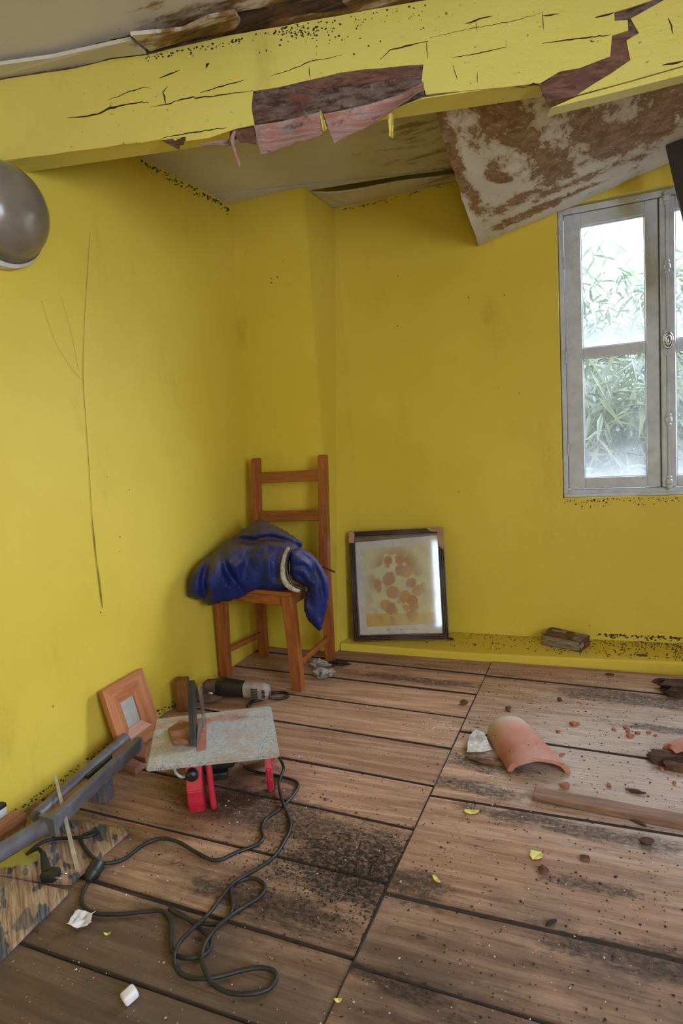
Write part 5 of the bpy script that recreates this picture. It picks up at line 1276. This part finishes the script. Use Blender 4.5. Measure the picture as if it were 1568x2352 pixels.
# lumps of rotten wood
for (px_, py_, s, mt, nm, lb, ct, rz) in (
    (1065, 1617, (0.032, 0.022, 0.018), 'lump', 'wood_lump', 'brown wood lump on the board seam behind the plaster chunk', 'wood lump', 20),
    (1167, 1630, (0.028, 0.018, 0.016), 'lump', 'wood_lump', 'brown wood lump just behind the roof tile', 'wood lump', 50),
    (1285, 1609, (0.018, 0.016, 0.016), 'lump', 'wood_lump', 'dark nut-sized lump in front of the book', 'wood lump', 0),
    (1247, 2003, (0.022, 0.028, 0.016), 'lump', 'wood_lump', 'reddish brown crumb below the largest yellow flake', 'wood lump', 0),
    (1485, 1938, (0.035, 0.022, 0.018), 'rot', 'wood_lump', 'dark pointed wood chip below the right end of the loose strip', 'wood lump', 25),
    (1343, 1972, (0.024, 0.024, 0.006), 'lump', 'wood_lump', 'flat round brown chip on a dark smear right of the largest flake', 'wood lump', 0),
    (1265, 2122, (0.030, 0.011, 0.010), 'crumb', 'wood_lump', 'small black oblong dropping on the lower right boards', 'wood lump', 45),
    (868, 1985, (0.014, 0.075, 0.014), 'rot', 'wood_splinter', 'dark splinter lying in the black stain', 'splinter', -8),
    (1475, 1508, (0.045, 0.020, 0.010), 'lump', 'wood_splinter', 'thin brown splinter on the yellow plinth right of the book', 'splinter', -10),
    (1400, 1551, (0.035, 0.012, 0.010), 'rot', 'wood_splinter', 'small dark splinter in the gap before the plinth', 'splinter', 0),
    (1460, 1821, (0.055, 0.016, 0.010), 'rot', 'wood_splinter', 'dark splinter on the boards between roof tile and loose strip', 'splinter', -8),
    (1035, 1470, (0.030, 0.018, 0.014), 'rot', 'wood_lump', 'dark crumb at the lower right corner of the picture frame', 'wood lump', 0),
    (1110, 1750, (0.13, 0.03, 0.010), 'lump', 'wood_splinter', 'rotten brown splinter left of the roof tile', 'splinter', -10),
    (1462, 1890, (0.06, 0.010, 0.008), 'rot', 'wood_splinter', 'thin dark twig along the loose strip', 'splinter', -30),
    (405, 1980, (0.03, 0.008, 0.008), 'offcut', 'wood_splinter', 'pale splinter between the two black cables', 'splinter', 40)):
    p = PZ(px_, py_, 0.036 if py_ in (1508, 1470) else 0.0)
    put(nm, lump_bm(s, px_*0.37, 2, 0.35), mt, p, lb, ct, 'crumbs of rotten wood' if nm == 'wood_lump' else 'splinters', R(rz), z=p.z+0.0005)
# broken rotten beam ends at the right edge
def chunk(name, cx, cy, sz, seed, mat, lb, ct, rz=0.0, z=0.0, grp=None):
    bm = bmesh.new(); bx(bm, (0, 0, sz[2]/2), sz); bmesh.ops.subdivide_edges(bm, edges=bm.edges[:], cuts=4, use_grid_fill=True)
    for v in bm.verts:
        k = mnoise.noise(Vector((v.co.x*8/max(sz[0]*6, .1), v.co.y*30, v.co.z*40))+Vector((seed, 0, 0))); v.co.y += k*sz[1]*0.28; v.co.z = max(0, v.co.z+k*sz[2]*0.35)
        v.co.x += mnoise.noise(Vector((v.co.y*60, v.co.z*60, seed)))*sz[0]*0.22
    return put(name, bm, mat, PZ(cx, cy, z), lb, ct, grp, R(rz), z=z)
chunk('rotten_wood', 1585, 1588, (0.20, 0.09, 0.040), 2, 'rot', 'rotten black wood lump at the right edge near the plinth', 'rotten wood', 20)
chunk('rotten_wood', 1545, 1752, (0.12, 0.045, 0.030), 6, 'rot', 'charred black wood piece at the right edge beside red shards', 'rotten wood', 5)
chunk('tile_fragment', 1575, 1735, (0.11, 0.05, 0.05), 8, 'terra', 'pink terracotta fragment at the right edge behind the black wood', 'tile fragment', 30)
chunk('tile_fragment', 1560, 1768, (0.08, 0.035, 0.02), 12, 'lump', 'dark red fragment at the right edge before the black wood', 'tile fragment', -10)
rs_ = random.Random(21)
for i, (px_, py_, s) in enumerate(((1317, 1664, .028), (1283, 1682, .018), (1435, 1672, .016), (1442, 1680, .022), (1462, 1684, .018), (1446, 1692, .024), (1489, 1684, .016), (1410, 1677, .014), (1530, 1722, .026), (1555, 1707, .024), (1518, 1768, .018), (1298, 1806, .030), (1290, 1735, .016), (1398, 1805, .020), (1505, 1690, .012), (1548, 1800, .015))):
    n_ = rs_.choice((4, 5)); q = [Vector((s*0.6*math.cos(a)*rs_.uniform(0.6, 1.2), s*0.4*math.sin(a)*rs_.uniform(0.6, 1.2), 0.0005)) for a in [2*math.pi*k/n_ for k in range(n_)]]
    put('tile_shard', prism(bmesh.new(), q, (0, 0, s*0.3)), 'shard', PZ(px_, py_, 0), 'small orange-red terracotta shard scattered on the boards right of the roof tile', 'shard', 'terracotta shards right of the roof tile', rs_.uniform(0, 6))
# dirt crumbs and plaster specks nobody could count
def crumbs(name, mat, n, seed, smin, smax, fn, label):
    rn = random.Random(seed); bm = bmesh.new()
    for i in range(n):
        x, y = fn(rn); s = rn.uniform(smin, smax)*rn.choice((0.6, 1, 1, 1.4)); z0 = 0.0
        if x < XL+0.03 or y > 2.78: continue
        c = Vector((x, y, z0)); a0 = rn.uniform(0, 6)
        vs = [bm.verts.new(c+Vector((s*math.cos(a0+k*2.09)*rn.uniform(0.6, 1.3), s*math.sin(a0+k*2.09)*rn.uniform(0.6, 1.3), 0))) for k in range(3)]
        vs.append(bm.verts.new(c+Vector((0, 0, s*rn.uniform(0.4, 0.9)))))
        for f in ((0, 1, 3), (1, 2, 3), (2, 0, 3), (2, 1, 0)): bm.faces.new([vs[k] for k in f])
    return tag(build(name, bm, mat), label, 'dirt', kind='stuff')
def dist_dark(r):
    k = r.random()
    if k < 0.35: return min(r.gauss(-0.66, 0.13), -0.52), r.gauss(1.32, 0.09)
    if k < 0.75: return r.uniform(-0.5, 0.9), r.uniform(0.8, 2.75)
    if k < 0.82: return r.gauss(-1.1, 0.2), r.gauss(1.5, 0.15)
    return r.uniform(-1.6, 0.9), r.uniform(0.7, 2.7)
def dist_pale(r):
    k = r.random()
    if k < 0.2: return r.gauss(-0.58, 0.05), r.gauss(2.14, 0.04)
    if k < 0.3: return r.uniform(-1.1, 0.3), r.uniform(2.65, 2.78)
    return r.uniform(-1.6, 0.6), r.uniform(0.7, 2.7)
crumbs('dirt_crumbs', 'crumb', 6500, 31, 0.0010, 0.0036, dist_dark, 'black dirt crumbs strewn over the floorboards')
crumbs('plaster_specks', 'wcrumb', 1100, 32, 0.0012, 0.0032, dist_pale, 'pale plaster specks strewn over the floorboards')
def plinth_dirt():
    rn = random.Random(40); bm = bmesh.new()
    for i in range(1500):
        x = rn.triangular(-1.1, 1.2, 0.4); y = 3.06-abs(rn.gauss(0, 0.04)) if rn.random() < 0.65 else rn.uniform(2.85, 3.05); s = rn.uniform(0.0015, 0.006)
        c = Vector((x, y, 0.0355+0.017*min(max(0, x+0.34), 0.62))); a0 = rn.uniform(0, 6)
        vs = [bm.verts.new(c+Vector((s*math.cos(a0+k*2.09), s*math.sin(a0+k*2.09)*0.7, -0.002))) for k in range(3)]+[bm.verts.new(c+Vector((0, 0, s*0.7)))]
        for f in ((0, 1, 3), (1, 2, 3), (2, 0, 3), (2, 1, 0)): bm.faces.new([vs[k] for k in f])
    tag(build('plinth_dirt', bm, 'crumb'), 'black dirt crumbs lying on the yellow plinth', 'dirt', kind='stuff')
plinth_dirt()

# ------------------------------------------------------------------ mould and fly specks on the walls
def wall_specks(parent, fn, nrm, pts, n, spread, seed, smin=0.8, smax=2.6):
    rn = random.Random(seed); bm = bmesh.new(); nrm = Vector(nrm)
    for i in range(n):
        f = rn.uniform(0, len(pts)-1.001); k = int(f); g = f-k
        x = pts[k][0]*(1-g)+pts[k+1][0]*g+rn.gauss(0, 2); y = pts[k][1]*(1-g)+pts[k+1][1]*g+abs(rn.gauss(0, spread))
        s = rn.uniform(smin, smax)
        prism(bm, [fn(x+s*math.cos(a)*rn.uniform(0.6, 1.6), y+s*math.sin(a)*rn.uniform(0.4, 1.2)) for a in (0, 1.3, 2.5, 3.7, 5)], nrm*0.0008)
    o = build('mould_specks', bm, 'crack', parent); o['kind'] = 'stuff'
OB = bpy.data.objects
wall_specks(OB['wall_left'], lambda x, y: PX(x, y, XL+0.0005), (1, 0, 0), [(322, 366), (420, 418), (526, 474)], 150, 7, 51, 0.6, 2.2)
wall_specks(OB['wall_left'], lambda x, y: PX(x, y, XL+0.0005), (1, 0, 0), [(20, 1872), (180, 1758), (340, 1642), (420, 1604)], 120, 5, 52, 0.6, 2.4)
wall_specks(OB['wall_left'], lambda x, y: PX(x, y, XL+0.0005), (1, 0, 0), [(502, 520), (122, 1738), (300, 1120), (60, 900)], 6, 30, 53, 0.6, 1.8)
wall_specks(OB['wall_back'], lambda x, y: PWL(x, y, -0.0005), (0, -1, 0), [(1300, 1148), (1420, 1144), (1568, 1140)], 90, 9, 54, 0.6, 2.2)
wall_specks(OB['wall_back'], lambda x, y: PWL(x, y, -0.0005), (0, -1, 0), [(780, 482), (900, 454), (1040, 420)], 60, 3, 55, 0.6, 1.8)
wall_specks(OB['wall_back'], lambda x, y: PWL(x, y, -0.0005), (0, -1, 0), [(1370, 1455), (1480, 1460), (1568, 1464)], 160, 4, 56, 0.6, 2.4)
wall_specks(OB['wall_back'], lambda x, y: PWL(x, y, -0.0005), (0, -1, 0), [(1040, 1147), (1200, 900), (900, 700)], 4, 30, 57, 0.6, 1.8)
wall_specks(OB['wall_chimney_breast'], lambda x, y: PN(x, y, Vector((0, 2.7645, 0)), Vector((0, 1, -0.042))), (0, -1, 0), [(577, 650), (600, 690), (650, 580), (690, 820)], 5, 20, 58, 0.6, 2.0)

# ------------------------------------------------------------------ cobwebs on the left wall
def wall_strand(pts, r, lb, radii=None):
    P = [PX(x, y, XL+0.003) for x, y in pts]; bm = tube(bmesh.new(), P, r, 5, 4, radii=radii)
    tag(build('cobweb', bm, 'cobweb', origin=P[-1]), lb, 'cobweb', 'cobwebs on the left wall')
wall_strand([(207, 535), (200, 640), (193, 760), (191, 870), (197, 960), (205, 1080), (211, 1180), (217, 1240), (222, 1290), (228, 1330), (232, 1365), (236, 1397)], 0.0015, 'long dusty cobweb strand hanging down the middle of the left wall', [0.0006, 0.0007, 0.0006, 0.0010, 0.0007, 0.0009, 0.0008, 0.0030, 0.0012, 0.0036, 0.0034, 0.0009])
wall_strand([(95, 690), (125, 780), (160, 840), (187, 872)], 0.0004, 'faint short cobweb slanting down to the long strand')
wall_strand([(140, 680), (165, 770), (180, 850)], 0.0004, 'faint inner cobweb thread left of the long strand')

# ================================================================== OUTSIDE: garden and bamboo
tag(build('ground', BOX((0, 43.6, -0.85), (90, 80, 0.1)), 'ground'), kind='structure')
ro = random.Random(17)
def bamboo(x, y, h, nl, lo=0.12, mode=0.50):
    t = thing('bamboo', 'tall leafy bamboo cane in the garden behind the window panes', 'bamboo', (x, y, -0.8), group='bamboo behind the window')
    lx, ly = ro.uniform(-0.25, 0.25), ro.uniform(-0.4, 0.1)
    def at(s): return Vector((x+lx*s*s*h*0.35, y+ly*s*s*h*0.35, -0.8+h*s))
    build('cane', tube(bmesh.new(), [at(i/6) for i in range(7)], 0.012, 6, 2, radii=[0.014, 0.012, 0.008, 0.003]), 'culm', t, smooth=True)
    bm = bmesh.new()
    for i in range(nl):
        s = ro.triangular(lo, 1.0, mode); p = at(s)+Vector((ro.gauss(0, 0.16), ro.gauss(0, 0.16), ro.gauss(0, 0.08)))
        a = ro.uniform(0, 2*math.pi); dr = Vector((math.cos(a), math.sin(a), ro.uniform(-1.5, 0.35))).normalized(); L = ro.uniform(0.12, 0.27); wd = L*0.07
        sd = dr.cross(Vector((ro.uniform(-1, 1), ro.uniform(-1, 1), 1.2))).normalized(); drop = Vector((0, 0, -L*0.18))
        v = [bm.verts.new(q) for q in (p, p+dr*L*0.35+sd*wd, p+dr*L+drop, p+dr*L*0.35-sd*wd)]
        bm.faces.new(v)
    fo = build('foliage', bm, 'leaf', t); fo['kind'] = 'stuff'
spots = [(x*0.52+ro.uniform(-0.14, 0.14)-0.05, y+ro.uniform(-0.12, 0.12), hh) for y, hh, xs in ((4.3, 2.35, range(-3, 4)), (5.0, 2.75, range(-4, 5)), (5.8, 3.2, range(-4, 6)), (6.7, 3.5, range(-5, 7)), (7.6, 3.3, range(-6, 8))) for x in xs]
for x, y, hh in spots: bamboo(x, y, hh*ro.uniform(0.88, 1.12), 900 if y < 5.4 else 1500, 0.12 if y < 5.4 else 0.04, 0.5 if y < 5.4 else 0.36)
